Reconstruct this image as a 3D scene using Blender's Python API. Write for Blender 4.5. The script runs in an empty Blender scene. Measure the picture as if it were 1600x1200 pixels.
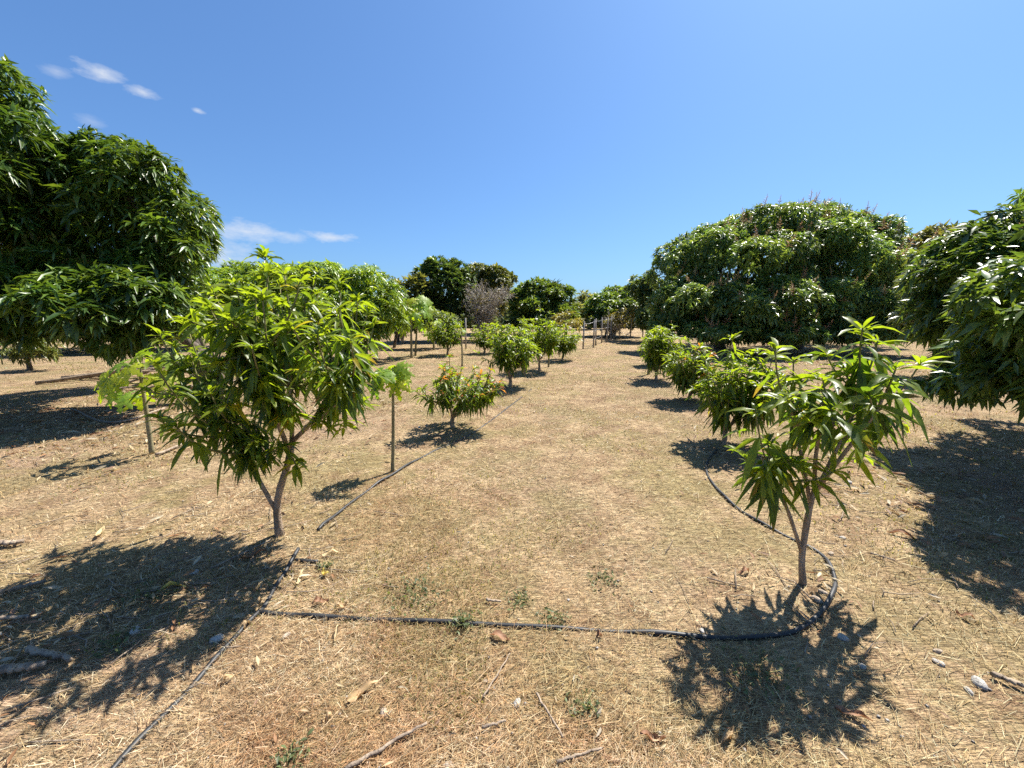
import bpy, math, random
import numpy as np
from mathutils import Matrix, Vector

scene = bpy.context.scene
R = math.radians
PI = math.pi

# ------------------------------------------------------------------ camera, sky, sun, exposure
CAM_H = 1.6
cam_data = bpy.data.cameras.new('camera')
cam_data.sensor_width = 36.0
cam_data.lens = 610.0 / 1600.0 * 36.0
cam_data.clip_start = 0.05
cam_data.clip_end = 3000.0
cam = bpy.data.objects.new('camera', cam_data)
cam.location = (0, 0, CAM_H)
cam.rotation_euler = (R(90) - math.atan(110 / 610.0), 0, 0)
scene.collection.objects.link(cam)
scene.camera = cam

SUN_EL, SUN_AZ = 57.0, 45.0          # azimuth measured from +Y towards +X
sun_dir = Vector((math.sin(R(SUN_AZ)) * math.cos(R(SUN_EL)), math.cos(R(SUN_AZ)) * math.cos(R(SUN_EL)), math.sin(R(SUN_EL))))
sun_data = bpy.data.lights.new('sun', 'SUN')
sun_data.energy = 3.6
sun_data.angle = R(0.55)
sun_data.color = (1.0, 0.95, 0.87)
sun = bpy.data.objects.new('sun', sun_data)
sun.rotation_euler = sun_dir.to_track_quat('Z', 'Y').to_euler()
sun.location = (6, 8, 20)
scene.collection.objects.link(sun)

world = bpy.data.worlds.new('World')
scene.world = world
world.use_nodes = True
wn, wl = world.node_tree.nodes, world.node_tree.links
wn.clear()
w_out = wn.new('ShaderNodeOutputWorld')
w_bg = wn.new('ShaderNodeBackground')
w_bg.inputs['Strength'].default_value = 0.06
sky = wn.new('ShaderNodeTexSky')
sky.sky_type = 'NISHITA'
sky.sun_disc = False
sky.sun_elevation = R(SUN_EL)
sky.sun_rotation = R(SUN_AZ)
sky.altitude = 0
sky.air_density = 1.0
sky.dust_density = 1.2
sky.ozone_density = 2.5
gam = wn.new('ShaderNodeGamma'); gam.inputs['Gamma'].default_value = 0.8
wl.new(sky.outputs[0], gam.inputs['Color'])
hsv = wn.new('ShaderNodeMix'); hsv.data_type = 'RGBA'; hsv.blend_type = 'MULTIPLY'; hsv.inputs['Factor'].default_value = 1.0
wl.new(gam.outputs[0], hsv.inputs['A']); hsv.inputs['B'].default_value = (0.51, 0.80, 1.16, 1)
tc = wn.new('ShaderNodeTexCoord')
# wisps of cloud: each is a soft ellipse about a direction of the sky, frayed by noise
def wmath(op, a, b=None, clamp=False):
    n = wn.new('ShaderNodeMath'); n.operation = op; n.use_clamp = clamp
    for i, v in enumerate((a, b)):
        if v is None: continue
        if isinstance(v, (int, float)): n.inputs[i].default_value = v
        else: wl.new(v, n.inputs[i])
    return n.outputs[0]
def wdot(vec, v):
    n = wn.new('ShaderNodeVectorMath'); n.operation = 'DOT_PRODUCT'
    wl.new(vec, n.inputs[0]); n.inputs[1].default_value = v
    return n.outputs['Value']
cn = wn.new('ShaderNodeTexNoise'); cn.inputs['Scale'].default_value = 26; cn.inputs['Detail'].default_value = 7; cn.inputs['Roughness'].default_value = 0.62
cm = wn.new('ShaderNodeMapping'); cm.inputs['Scale'].default_value = (1, 1, 2.4)
wl.new(tc.outputs['Generated'], cm.inputs[0]); wl.new(cm.outputs[0], cn.inputs['Vector'])
total = None
for d, rx, ry, s in [((-1.0540983606557377, 1.1255175854445998, 0.6066094402612403), 0.036, 0.016, 0.9), ((-0.9475409836065574, 1.1167897726051244, 0.5582097508786945), 0.034, 0.011, 0.85), ((-0.8049180327868852, 1.108352886860298, 0.5114233844755669), 0.012, 0.005, 0.7), ((-1.0819672131147542, 1.1039889804405603, 0.4872235397842941), 0.022, 0.012, 0.3),
                     ((-0.680327868852459, 1.0533676659716025, 0.2065053413655286), 0.11, 0.026, 0.8), ((-0.5655737704918032, 1.0504583950251107, 0.19037211157134667), 0.05, 0.016, 0.55), ((-0.45901639344262296, 1.05074932211976, 0.19198543455076486), 0.062, 0.014, 0.85), ((-0.7459016393442623, 1.0408578009016878, 0.13713245325054638), 0.09, 0.05, 0.7), ((-1.1639344262295082, 1.1260994396338981, 0.6098360862200767), 0.02, 0.01, 0.35)]:
    c = Vector(d).normalized()
    e1 = c.cross(Vector((0, 0, 1))).normalized(); e2 = e1.cross(c).normalized()
    a = wmath('DIVIDE', wdot(tc.outputs['Generated'], e1), rx)
    b = wmath('DIVIDE', wdot(tc.outputs['Generated'], e2), ry)
    front = wmath('GREATER_THAN', wdot(tc.outputs['Generated'], c), 0.5)
    q = wmath('SUBTRACT', 1.0, wmath('SQRT', wmath('ADD', wmath('MULTIPLY', a, a), wmath('MULTIPLY', b, b))))
    q = wmath('ADD', q, wmath('MULTIPLY', wmath('SUBTRACT', cn.outputs['Fac'], 0.56), 1.9))
    q = wmath('MULTIPLY', q, 0.9, True)
    q = wmath('MULTIPLY', wmath('MULTIPLY', q, front), s)
    total = q if total is None else wmath('MAXIMUM', total, q)
wmix = wn.new('ShaderNodeMix'); wmix.data_type = 'RGBA'
wl.new(total, wmix.inputs['Factor']); wl.new(hsv.outputs['Result'], wmix.inputs['A'])
wmix.inputs['B'].default_value = (4.2, 4.4, 4.7, 1)
wl.new(wmix.outputs['Result'], w_bg.inputs['Color'])
wl.new(w_bg.outputs[0], w_out.inputs['Surface'])

scene.view_settings.view_transform = 'Standard'
scene.view_settings.look = 'None'
scene.view_settings.exposure = 1.75
scene.view_settings.gamma = 1.0
scene.view_settings.use_curve_mapping = False
scene.cycles.max_bounces = 6
scene.cycles.diffuse_bounces = 3
scene.cycles.glossy_bounces = 2
scene.cycles.transmission_bounces = 4
scene.cycles.use_denoising = False
scene.cycles.use_adaptive_sampling = True
scene.cycles.adaptive_threshold = 0.02

# ------------------------------------------------------------------ helpers
COL = scene.collection
def tag(o, label=None, cat=None, group=None, kind=None):
    if label: o['label'] = label
    if cat: o['category'] = cat
    if group: o['group'] = group
    if kind: o['kind'] = kind
    return o
def empty(name, loc, label, cat, group=None):
    o = bpy.data.objects.new(name, None); COL.objects.link(o)
    o.location = loc; o.empty_display_size = 0.2
    return tag(o, label, cat, group)

class Mesh:
    """collects numpy vertices, faces (quads or triangles) and a colour per vertex"""
    def __init__(self): self.v = []; self.q = []; self.t = []; self.c = []; self.n = 0
    def add(self, v, quads=None, tris=None, col=None):
        v = np.asarray(v, dtype=np.float32).reshape(-1, 3)
        self.v.append(v)
        if quads is not None and len(quads): self.q.append(np.asarray(quads, dtype=np.int64).reshape(-1, 4) + self.n)
        if tris is not None and len(tris): self.t.append(np.asarray(tris, dtype=np.int64).reshape(-1, 3) + self.n)
        if col is not None:
            col = np.asarray(col, dtype=np.float32)
            if col.ndim == 1: col = np.broadcast_to(col, (len(v), 3))
            self.c.append(col)
        self.n += len(v)
        return self
    def mesh(self, name, mat, smooth=True):
        me = bpy.data.meshes.new(name)
        v = np.concatenate(self.v) if self.v else np.zeros((0, 3), np.float32)
        q = np.concatenate(self.q) if self.q else np.zeros((0, 4), np.int64)
        t = np.concatenate(self.t) if self.t else np.zeros((0, 3), np.int64)
        me.vertices.add(len(v)); me.vertices.foreach_set('co', v.ravel())
        me.loops.add(q.size + t.size)
        me.loops.foreach_set('vertex_index', np.concatenate([q.ravel(), t.ravel()]).astype(np.int32))
        me.polygons.add(len(q) + len(t))
        ls = np.concatenate([np.arange(len(q)) * 4, q.size + np.arange(len(t)) * 3]).astype(np.int32)
        me.polygons.foreach_set('loop_start', ls)
        if smooth: me.polygons.foreach_set('use_smooth', np.ones(len(ls), dtype=bool))
        if self.c:
            c = np.concatenate(self.c)
            a = me.attributes.new('tint', 'FLOAT_COLOR', 'POINT')
            a.data.foreach_set('color', np.concatenate([c, np.ones((len(c), 1), np.float32)], axis=1).astype(np.float32).ravel())
        me.update(); me.validate()
        if mat: me.materials.append(mat)
        return me
    def build(self, name, mat, parent=None, loc=None, smooth=True):
        o = bpy.data.objects.new(name, self.mesh(name, mat, smooth)); COL.objects.link(o)
        if parent: o.parent = parent
        if loc is not None: o.location = loc
        return o

def norm(a): return a / np.maximum(np.linalg.norm(a, axis=-1, keepdims=True), 1e-9)

_nr = np.random.default_rng(5)
_NK = _nr.normal(size=(14, 3)); _NP = _nr.uniform(0, 6.28, 14)
def noise(p, scale):
    """cheap smooth noise in about -1..1, p is (n, 2 or 3)"""
    p = np.asarray(p, float)
    if p.shape[-1] == 2: p = np.concatenate([p, np.zeros(p.shape[:-1] + (1,))], axis=-1)
    r = np.zeros(p.shape[:-1])
    for k in range(7):
        r += np.sin((p @ _NK[k]) * scale + _NP[k] + 1.3 * np.sin((p @ _NK[k + 7]) * scale * 0.8 + _NP[k + 7]))
    return r / 3.6

MOUNDS = []
def ground_z(x, y):
    p = np.stack([np.asarray(x, float), np.asarray(y, float)], axis=-1)
    z = 0.012 * noise(p, 1.5) + 0.03 * noise(p, 0.33) + 0.005 * noise(p, 5.0)
    for (mx, my, mr, mh) in MOUNDS:
        z = z + mh * np.exp(-((p[..., 0] - mx) ** 2 + (p[..., 1] - my) ** 2) / (mr * mr))
    return z
def gz(x, y): return float(ground_z(np.array([x]), np.array([y]))[0])

def tube(m, pts, rad, sides=7, col=None, wob=0.0, rng=None, cap=True):
    pts = np.asarray(pts, float); n = len(pts)
    rad = np.broadcast_to(np.asarray(rad, float), (n,))
    T = norm(np.gradient(pts, axis=0))
    a = np.array([0.31, 0.17, 0.93]) if abs(T[0][2]) < 0.8 else np.array([1.0, 0.13, 0.02])
    N = np.zeros_like(pts); N[0] = norm(np.cross(T[0], a))
    for i in range(1, n):
        q = N[i - 1] - T[i] * np.dot(N[i - 1], T[i]); N[i] = norm(q)
    B = np.cross(T, N)
    th = np.arange(sides) * 2 * PI / sides
    rr = rad[:, None] * (1 + (rng.uniform(-wob, wob, (n, sides)) if wob else 0))
    v = pts[:, None, :] + rr[..., None] * (np.cos(th)[None, :, None] * N[:, None, :] + np.sin(th)[None, :, None] * B[:, None, :])
    i = np.arange(n - 1)[:, None] * sides; j = np.arange(sides)[None, :]; j2 = (j + 1) % sides
    q = np.stack([i + j, i + j2, i + sides + j2, i + sides + j], axis=-1).reshape(-1, 4)
    v = v.reshape(-1, 3); tr = None
    if cap:
        v = np.concatenate([v, pts[:1], pts[-1:]])
        k = np.arange(sides); k2 = (k + 1) % sides; e = (n - 1) * sides
        tr = np.concatenate([np.stack([k2, k, np.full(sides, n * sides)], 1), np.stack([e + k, e + k2, np.full(sides, n * sides + 1)], 1)])
    m.add(v, q, tr, col)

def spline(pts, n):
    """Catmull-Rom through pts, n samples"""
    p = np.asarray(pts, float)
    p = np.concatenate([[2 * p[0] - p[1]], p, [2 * p[-1] - p[-2]]])
    u = np.linspace(0, len(p) - 3 - 1e-6, n); k = u.astype(int); t = (u - k)[:, None]
    a, b, c, d = p[k], p[k + 1], p[k + 2], p[k + 3]
    return 0.5 * (2 * b + (c - a) * t + (2 * a - 5 * b + 4 * c - d) * t ** 2 + (3 * b - a - 3 * c + d) * t ** 3)

def bez(a, b, c, n):
    t = np.linspace(0, 1, n)[:, None]
    return (1 - t) ** 2 * np.asarray(a) + 2 * t * (1 - t) * np.asarray(b) + t ** 2 * np.asarray(c)

PROFILE = {5: [0.12, 0.74, 1.0, 0.98, 0.68, 0.05], 4: [0.12, 0.88, 1.0, 0.76, 0.05], 3: [0.14, 0.95, 0.85, 0.04], 2: [0.2, 1.0, 0.06]}
def leaves(m, P, D, L, W, droop, col, nseg=3, fold=0.35, rng=None, roll=0.5, tips=0.0):
    """a batch of lance-shaped leaves: base P, direction D, arching down under their weight"""
    P = np.asarray(P, float); D = norm(np.asarray(D, float)); n = len(P)
    if n == 0: return
    L = np.broadcast_to(np.asarray(L, float), (n,)); W = np.broadcast_to(np.asarray(W, float), (n,)); droop = np.broadcast_to(np.asarray(droop, float), (n,))
    up = np.array([0, 0, 1.0])
    s = np.cross(D, up + 0.02); bad = np.linalg.norm(s, axis=1) < 0.15
    s[bad] += rng.normal(size=(bad.sum(), 3)); s -= D * np.sum(s * D, axis=1, keepdims=True); s = norm(s)
    t = np.linspace(0, 1, nseg + 1)
    c = P[:, None] + L[:, None, None] * (D[:, None] * t[None, :, None] - up * (droop[:, None] * t[None, :] ** 2)[..., None])
    bend = rng.normal(0, 0.13, n); c = c + s[:, None] * (L[:, None] * bend[:, None] * t[None, :] ** 2)[..., None]
    T = norm(D[:, None] - up * (2 * droop[:, None] * t[None, :])[..., None])
    S = np.broadcast_to(s[:, None], T.shape)
    N = norm(np.cross(S, T))
    a = rng.normal(0, roll, n)[:, None, None]
    S2 = S * np.cos(a) + N * np.sin(a); N2 = N * np.cos(a) - S * np.sin(a)
    prof = np.array(PROFILE[nseg])
    w = (W[:, None] * 0.5 * prof[None])[..., None]
    wav = rng.normal(0, 0.18, (n, nseg + 1, 1)) * w
    v = np.stack([c - S2 * w + N2 * (fold * w + wav), c, c + S2 * w + N2 * (fold * w - wav)], axis=2).reshape(n, -1, 3)
    k = np.arange(nseg) * 3
    q = np.concatenate([np.stack([k, k + 1, k + 4, k + 3], 1), np.stack([k + 1, k + 2, k + 5, k + 4], 1)])
    nv = 3 * (nseg + 1)
    Q = (q[None] + (np.arange(n) * nv)[:, None, None]).reshape(-1, 4)
    col = np.asarray(col, float)
    if col.ndim == 1: col = np.broadcast_to(col, (n, 3))
    vc = np.repeat(col[:, None], nseg + 1, axis=1).copy()
    sick = rng.random(n) < tips; vc[sick, -1:] = (0.22, 0.13, 0.05)
    if nseg > 3: vc[sick & (rng.random(n) < 0.5), -2:] = (0.20, 0.14, 0.05)
    m.add(v.reshape(-1, 3), Q, None, np.repeat(vc.reshape(-1, 3), 3, axis=0))

# ------------------------------------------------------------------ materials
def new_mat(name):
    m = bpy.data.materials.new(name); m.use_nodes = True
    n = m.node_tree.nodes; n.clear()
    return m, n, m.node_tree.links
def node(n, kind, **kw):
    x = n.new(kind)
    for k, v in kw.items():
        if k in x.inputs: x.inputs[k].default_value = v
        else: setattr(x, k, v)
    return x
def mixc(n, l, fac, a, b, mode='MIX'):
    x = n.new('ShaderNodeMix'); x.data_type = 'RGBA'; x.blend_type = mode
    for k, v in (('Factor', fac), ('A', a), ('B', b)):
        if hasattr(v, 'links'): l.new(v, x.inputs[k])
        elif isinstance(v, (int, float)): x.inputs[k].default_value = v
        else: x.inputs[k].default_value = tuple(v) + (1,)
    return x.outputs['Result']
def ramp(n, l, src, a, b):
    x = n.new('ShaderNodeMapRange'); x.inputs['From Min'].default_value = a; x.inputs['From Max'].default_value = b
    x.interpolation_type = 'SMOOTHSTEP'
    l.new(src, x.inputs['Value']); return x.outputs['Result']

def leaf_material(name, trans=0.42, rough=0.38, gain=(2.3, 2.0, 0.7), spec=0.5, vein=0.12):
    m, n, l = new_mat(name)
    out = n.new('ShaderNodeOutputMaterial')
    at = node(n, 'ShaderNodeAttribute', attribute_name='tint')
    tx = n.new('ShaderNodeTexCoord')
    nz = node(n, 'ShaderNodeTexNoise', Scale=28.0, Detail=3.0)
    l.new(tx.outputs['Object'], nz.inputs['Vector'])
    c = mixc(n, l, ramp(n, l, nz.outputs['Fac'], 0.35, 0.7), at.outputs['Color'], (0.62, 0.62, 0.55), 'MULTIPLY')
    c2 = mixc(n, l, 1.0, c, gain, 'MULTIPLY')
    b = node(n, 'ShaderNodeBsdfPrincipled', Roughness=rough)
    b.inputs['Specular IOR Level'].default_value = spec
    l.new(c, b.inputs['Base Color'])
    bp = node(n, 'ShaderNodeBump', Strength=vein, Distance=0.01); l.new(nz.outputs['Fac'], bp.inputs['Height']); l.new(bp.outputs[0], b.inputs['Normal'])
    t = n.new('ShaderNodeBsdfTranslucent'); l.new(c2, t.inputs['Color'])
    mx = n.new('ShaderNodeMixShader'); mx.inputs[0].default_value = trans
    l.new(b.outputs[0], mx.inputs[1]); l.new(t.outputs[0], mx.inputs[2]); l.new(mx.outputs[0], out.inputs['Surface'])
    return m
M_YOUNG = leaf_material('young_mango_leaf', 0.55, 0.38, gain=(2.15, 2.05, 0.6), spec=0.45)
M_OLD = leaf_material('old_mango_leaf', 0.32, 0.36, spec=0.5)
M_FAR = leaf_material('far_leaf', 0.3, 0.45)
M_PAPAYA = leaf_material('papaya_leaf', 0.5, 0.5, gain=(1.55, 1.75, 0.5))
M_FLOWER = leaf_material('mango_flower', 0.35, 0.7, (1.2, 1.1, 0.9), 0.2)
M_DRYLEAF = leaf_material('dry_leaf', 0.2, 0.6, (1.3, 1.1, 0.8), 0.3)
M_STRAW = leaf_material('dry_straw', 0.25, 0.62, (1.2, 1.1, 0.9), 0.3)
M_WEED = leaf_material('green_weed', 0.4, 0.5)

def bark_material(name, a, b, scale=14.0, bump=0.5):
    m, n, l = new_mat(name)
    out = n.new('ShaderNodeOutputMaterial'); bs = node(n, 'ShaderNodeBsdfPrincipled', Roughness=0.85)
    bs.inputs['Specular IOR Level'].default_value = 0.25
    tx = n.new('ShaderNodeTexCoord'); mp = n.new('ShaderNodeMapping'); mp.inputs['Scale'].default_value = (1, 1, 0.35)
    l.new(tx.outputs['Object'], mp.inputs[0])
    nz = node(n, 'ShaderNodeTexNoise', Scale=scale, Detail=8.0, Roughness=0.65); l.new(mp.outputs[0], nz.inputs['Vector'])
    n2 = node(n, 'ShaderNodeTexNoise', Scale=scale * 6, Detail=4.0); l.new(tx.outputs['Object'], n2.inputs['Vector'])
    c = mixc(n, l, ramp(n, l, nz.outputs['Fac'], 0.3, 0.68), a, b)
    c = mixc(n, l, ramp(n, l, n2.outputs['Fac'], 0.55, 0.7), c, [0.6 * x for x in a])
    l.new(c, bs.inputs['Base Color'])
    bp = node(n, 'ShaderNodeBump', Strength=bump, Distance=0.01); l.new(n2.outputs['Fac'], bp.inputs['Height']); l.new(bp.outputs[0], bs.inputs['Normal'])
    l.new(bs.outputs[0], out.inputs['Surface'])
    return m
M_BARK = bark_material('young_mango_bark', (0.20, 0.14, 0.09), (0.43, 0.33, 0.235), 18, 1.0)
M_SHOOT = bark_material('green_shoot', (0.14, 0.13, 0.05), (0.24, 0.22, 0.09), 20, 0.2)
M_OLDBARK = bark_material('old_mango_bark', (0.07, 0.055, 0.045), (0.17, 0.14, 0.11), 6)
M_PAPBARK = bark_material('papaya_stem', (0.17, 0.15, 0.08), (0.30, 0.26, 0.15), 22, 0.3)
M_STICK = bark_material('dead_wood', (0.16, 0.12, 0.09), (0.36, 0.28, 0.20), 18)
M_TWIG = bark_material('grey_twig', (0.30, 0.26, 0.22), (0.48, 0.43, 0.37), 9)
M_POST = bark_material('grey_post', (0.22, 0.20, 0.18), (0.38, 0.35, 0.31), 9)
M_ROCK = bark_material('pale_rock', (0.27, 0.25, 0.22), (0.45, 0.42, 0.38), 26, 0.6)
M_ROCKB = bark_material('brown_rock', (0.24, 0.19, 0.14), (0.44, 0.35, 0.26), 20, 0.6)

def plain(name, col, rough=0.5, metal=0.0):
    m, n, l = new_mat(name)
    out = n.new('ShaderNodeOutputMaterial'); bs = node(n, 'ShaderNodeBsdfPrincipled', Roughness=rough, Metallic=metal)
    tx = n.new('ShaderNodeTexCoord'); nz = node(n, 'ShaderNodeTexNoise', Scale=9.0, Detail=6.0); l.new(tx.outputs['Object'], nz.inputs['Vector'])
    c = mixc(n, l, ramp(n, l, nz.outputs['Fac'], 0.4, 0.75), col, [min(1, 0.02 + 1.7 * x) for x in col]); l.new(c, bs.inputs['Base Color'])
    r = n.new('ShaderNodeMapRange'); r.inputs['To Min'].default_value = rough - 0.1; r.inputs['To Max'].default_value = rough + 0.2
    l.new(nz.outputs['Fac'], r.inputs['Value']); l.new(r.outputs[0], bs.inputs['Roughness'])
    l.new(bs.outputs[0], out.inputs['Surface'])
    return m
M_PIPE = plain('black_polythene', (0.012, 0.012, 0.012), 0.48)
M_WIRE = plain('galvanised_wire', (0.25, 0.25, 0.25), 0.45, 0.6)

def ground_material():
    m, n, l = new_mat('dry_orchard_ground')
    out = n.new('ShaderNodeOutputMaterial'); bs = node(n, 'ShaderNodeBsdfPrincipled', Roughness=0.95)
    bs.inputs['Specular IOR Level'].default_value = 0.15
    tx = n.new('ShaderNodeTexCoord'); pos = tx.outputs['Object']
    def nz(scale, detail=6, rough=0.6, vec=pos, dist=0.0):
        x = node(n, 'ShaderNodeTexNoise', Scale=scale, Detail=detail, Roughness=rough, Distortion=dist); l.new(vec, x.inputs['Vector']); return x.outputs['Fac']
    big, mid, fine, grit = nz(0.45, 8, 0.68), nz(2.6, 8, 0.7), nz(30, 6, 0.7), nz(140, 4, 0.7)
    gre = nz(0.9, 9, 0.74)
    c = mixc(n, l, ramp(n, l, mid, 0.36, 0.62), (0.34, 0.225, 0.13), (0.58, 0.43, 0.25))
    c = mixc(n, l, ramp(n, l, big, 0.48, 0.6), c, (0.47, 0.325, 0.22))
    sh = n.new('ShaderNodeMath'); sh.operation = 'MULTIPLY'; sh.inputs[1].default_value = 0.6; l.new(ramp(n, l, gre, 0.44, 0.58), sh.inputs[0])
    c = mixc(n, l, sh.outputs[0], c, (0.32, 0.275, 0.11))
    # matted fibres lying three ways
    fib = None
    for k, (ang, sc) in enumerate(((0.3, 1.0), (1.35, 1.3), (2.4, 0.8), (2.9, 1.9))):
        mp = n.new('ShaderNodeMapping'); mp.inputs['Rotation'].default_value = (0, 0, ang); mp.inputs['Scale'].default_value = (9 * sc, 110 * sc, 1); mp.inputs['Location'].default_value = (k * 7.3, k * 3.1, k)
        l.new(pos, mp.inputs[0])
        f = ramp(n, l, nz(1.0, 3, 0.55, mp.outputs[0], 0.6), 0.56, 0.68)
        if fib is None: fib = f
        else:
            x = n.new('ShaderNodeMath'); x.operation = 'MAXIMUM'; l.new(fib, x.inputs[0]); l.new(f, x.inputs[1]); fib = x.outputs[0]
    c = mixc(n, l, ramp(n, l, fine, 0.35, 0.7), mixc(n, l, 1.0, c, (0.62, 0.58, 0.55), 'MULTIPLY'), c)
    x = n.new('ShaderNodeMath'); x.operation = 'MULTIPLY'; x.inputs[1].default_value = 0.6; l.new(fib, x.inputs[0])
    c = mixc(n, l, x.outputs[0], c, mixc(n, l, 1.0, c, (1.5, 1.5, 1.55), 'MULTIPLY'))
    c = mixc(n, l, ramp(n, l, grit, 0.5, 0.75), c, mixc(n, l, 1.0, c, (0.55, 0.5, 0.46), 'MULTIPLY'))
    l.new(c, bs.inputs['Base Color'])
    h = n.new('ShaderNodeMath'); h.operation = 'ADD'; l.new(fine, h.inputs[0]); l.new(fib, h.inputs[1])
    bp = node(n, 'ShaderNodeBump', Strength=0.9, Distance=0.02); l.new(h.outputs[0], bp.inputs['Height']); l.new(bp.outputs[0], bs.inputs['Normal'])
    l.new(bs.outputs[0], out.inputs['Surface'])
    return m
M_GROUND = ground_material()

# ------------------------------------------------------------------ ground
def axis(lo, hi, fine, growth):
    a = [0.0]
    st = fine
    while a[-1] < hi:
        a.append(a[-1] + st)
        if a[-1] > 4: st *= growth
    b = [0.0]; st = fine
    while b[-1] > lo:
        b.append(b[-1] - st)
        if b[-1] < -4: st *= growth
    return np.array(sorted(set(b + a)))
YOUNG = [  # base x, y, crown offset x, crown half width, top, crown bottom
    (-1.691, 2.607, -0.044, 0.857, 1.955, 0.805), (1.728, 2.055, 0.181, 0.662, 1.551, 0.645), (-0.84, 5.373, 0.091, 0.603, 0.991, 0.263), (-0.042, 8.474, 0.042, 0.735, 1.506, 0.385), (0.777, 10.909, 0.036, 0.704, 1.704, 0.435), (1.759, 13.516, -0.022, 0.668, 1.255, 0.334),
    (-2.463, 14.98, -0.05, 0.739, 1.6, 0.271), (-1.11, 15.707, 0.116, 0.736, 1.35, 0.206), (2.617, 4.627, 0.119, 0.531, 1.189, 0.328), (3.336, 7.176, -0.012, 0.482, 1.139, 0.233), (3.484, 9.309, 0.062, 0.542, 1.392, 0.266), (4.153, 11.853, 0.225, 0.519, 1.183, 0.216)]
for k, (x, y, ox, rw, top, bot) in enumerate(YOUNG): MOUNDS.append((x, y, 0.3, 0.035))
gx = axis(-420, 420, 0.07, 1.13); gy = axis(-60, 700, 0.07, 1.11)
X, Y = np.meshgrid(gx, gy)
Z = ground_z(X, Y)
nx, ny = len(gx), len(gy)
gm = Mesh()
ii = (np.arange(ny - 1)[:, None] * nx + np.arange(nx - 1)[None]).ravel()
gm.add(np.stack([X, Y, Z], -1).reshape(-1, 3), np.stack([ii, ii + 1, ii + nx + 1, ii + nx], 1))
tag(gm.build('ground', M_GROUND), 'dry mown grass of the orchard floor', 'ground', kind='structure')

# ------------------------------------------------------------------ young mango trees
C_YOUNG = np.array([[0.18, 0.24, 0.024], [0.13, 0.195, 0.026], [0.085, 0.143, 0.024], [0.055, 0.10, 0.022]])   # flush to mature
VAR = {}
def leaf_variant(e, k, c, wide, v=0):
    """shared leaf meshes: elevation class, droop class, colour class"""
    key = (e, k, c, wide, v)
    if key not in VAR:
        rng = np.random.default_rng(hash(key) % 1000)
        m = Mesh(); el = R((-75, -50, -25, 0, 22, 45)[e])
        leaves(m, [(0, 0, 0)], [(math.cos(el), 0, math.sin(el))], 1.0, (0.165, 0.205)[wide], (0.28, 0.55, 0.85)[k], PALETTE[c], 5, 0.35, rng, 0.3, 0.12)
        VAR[key] = m.mesh('leaf', M_YOUNG)
    return VAR[key]
PALETTE = [tuple(c) for c in C_YOUNG] + [(0.32, 0.13, 0.05), (0.30, 0.26, 0.04), (0.24, 0.25, 0.03)]   # last: coppery flush, yellow, lime
def place_leaf_objects(root, P, Dir, L, k, c, rng):
    for i in range(len(P)):
        d = Dir[i]; el = math.degrees(math.asin(max(-1, min(1, d[2])))); e = int(np.argmin(np.abs(np.array([-75, -50, -25, 0, 22, 45]) - el)))
        o = bpy.data.objects.new('leaf', leaf_variant(e, k[i], c[i], int(rng.random() < 0.4), int(rng.integers(0, 3)))); COL.objects.link(o)
        o.parent = root; o.location = P[i] - np.array(root.location)
        o.rotation_euler = (rng.normal(0, 0.3), rng.normal(0, 0.1), math.atan2(d[1], d[0])); o.scale = (L[i],) * 3

def shoot_leaves(path, rng, n, L0, span, flush=0.0, hang=1.0):
    """whorled leaves along the last span metres of a shoot: young and raised at the tip, old and hanging below"""
    seg = np.linalg.norm(np.diff(path, axis=0), axis=1); cum = np.concatenate([[0], np.cumsum(seg)]); tot = cum[-1]; span = min(span, tot * 0.9)
    age = np.concatenate([rng.uniform(0, 0.14, int(n * 0.45)), np.clip(rng.normal(0.42, 0.08, int(n * 0.3)), 0, 1), np.clip(rng.normal(0.8, 0.14, n - int(n * 0.45) - int(n * 0.3)), 0, 1.05)])
    s = tot - age * span
    P = np.stack([np.interp(s, cum, path[:, k]) for k in range(3)], 1)
    az = np.arange(n) * 2.39996 + rng.uniform(0, 6.28) + rng.normal(0, 0.25, n)
    el = np.where(age < 0.2, rng.normal(22, 20, n), np.where(age < 0.6, rng.normal(-8, 20, n), rng.normal(-36 * hang, 26, n)))
    el = np.radians(np.clip(el, -82, 70))
    axis_ = norm(path[-1] - path[-3])
    D = np.stack([np.cos(az) * np.cos(el), np.sin(az) * np.cos(el), np.sin(el)], 1) + 0.35 * axis_ * (1 - age)[:, None]
    L = L0 * rng.uniform(0.6, 1.2, n) * np.where(age < 0.05, 0.75, 1)
    k = np.clip(np.round(age * 1.4 + rng.normal(0.35, 0.5, n)), 0, 2).astype(int)
    c = np.clip(np.floor(age * 2.7 + rng.normal(0.25, 0.6, n)), 0, 3).astype(int)
    y = rng.random(n)
    c[y < 0.007] = 5; c[(y > 0.985) & (age < .2)] = 6
    if flush > 0: c[(age < 0.3) & (rng.random(n) < flush)] = 4
    return P, norm(D), L, k, c

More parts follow.
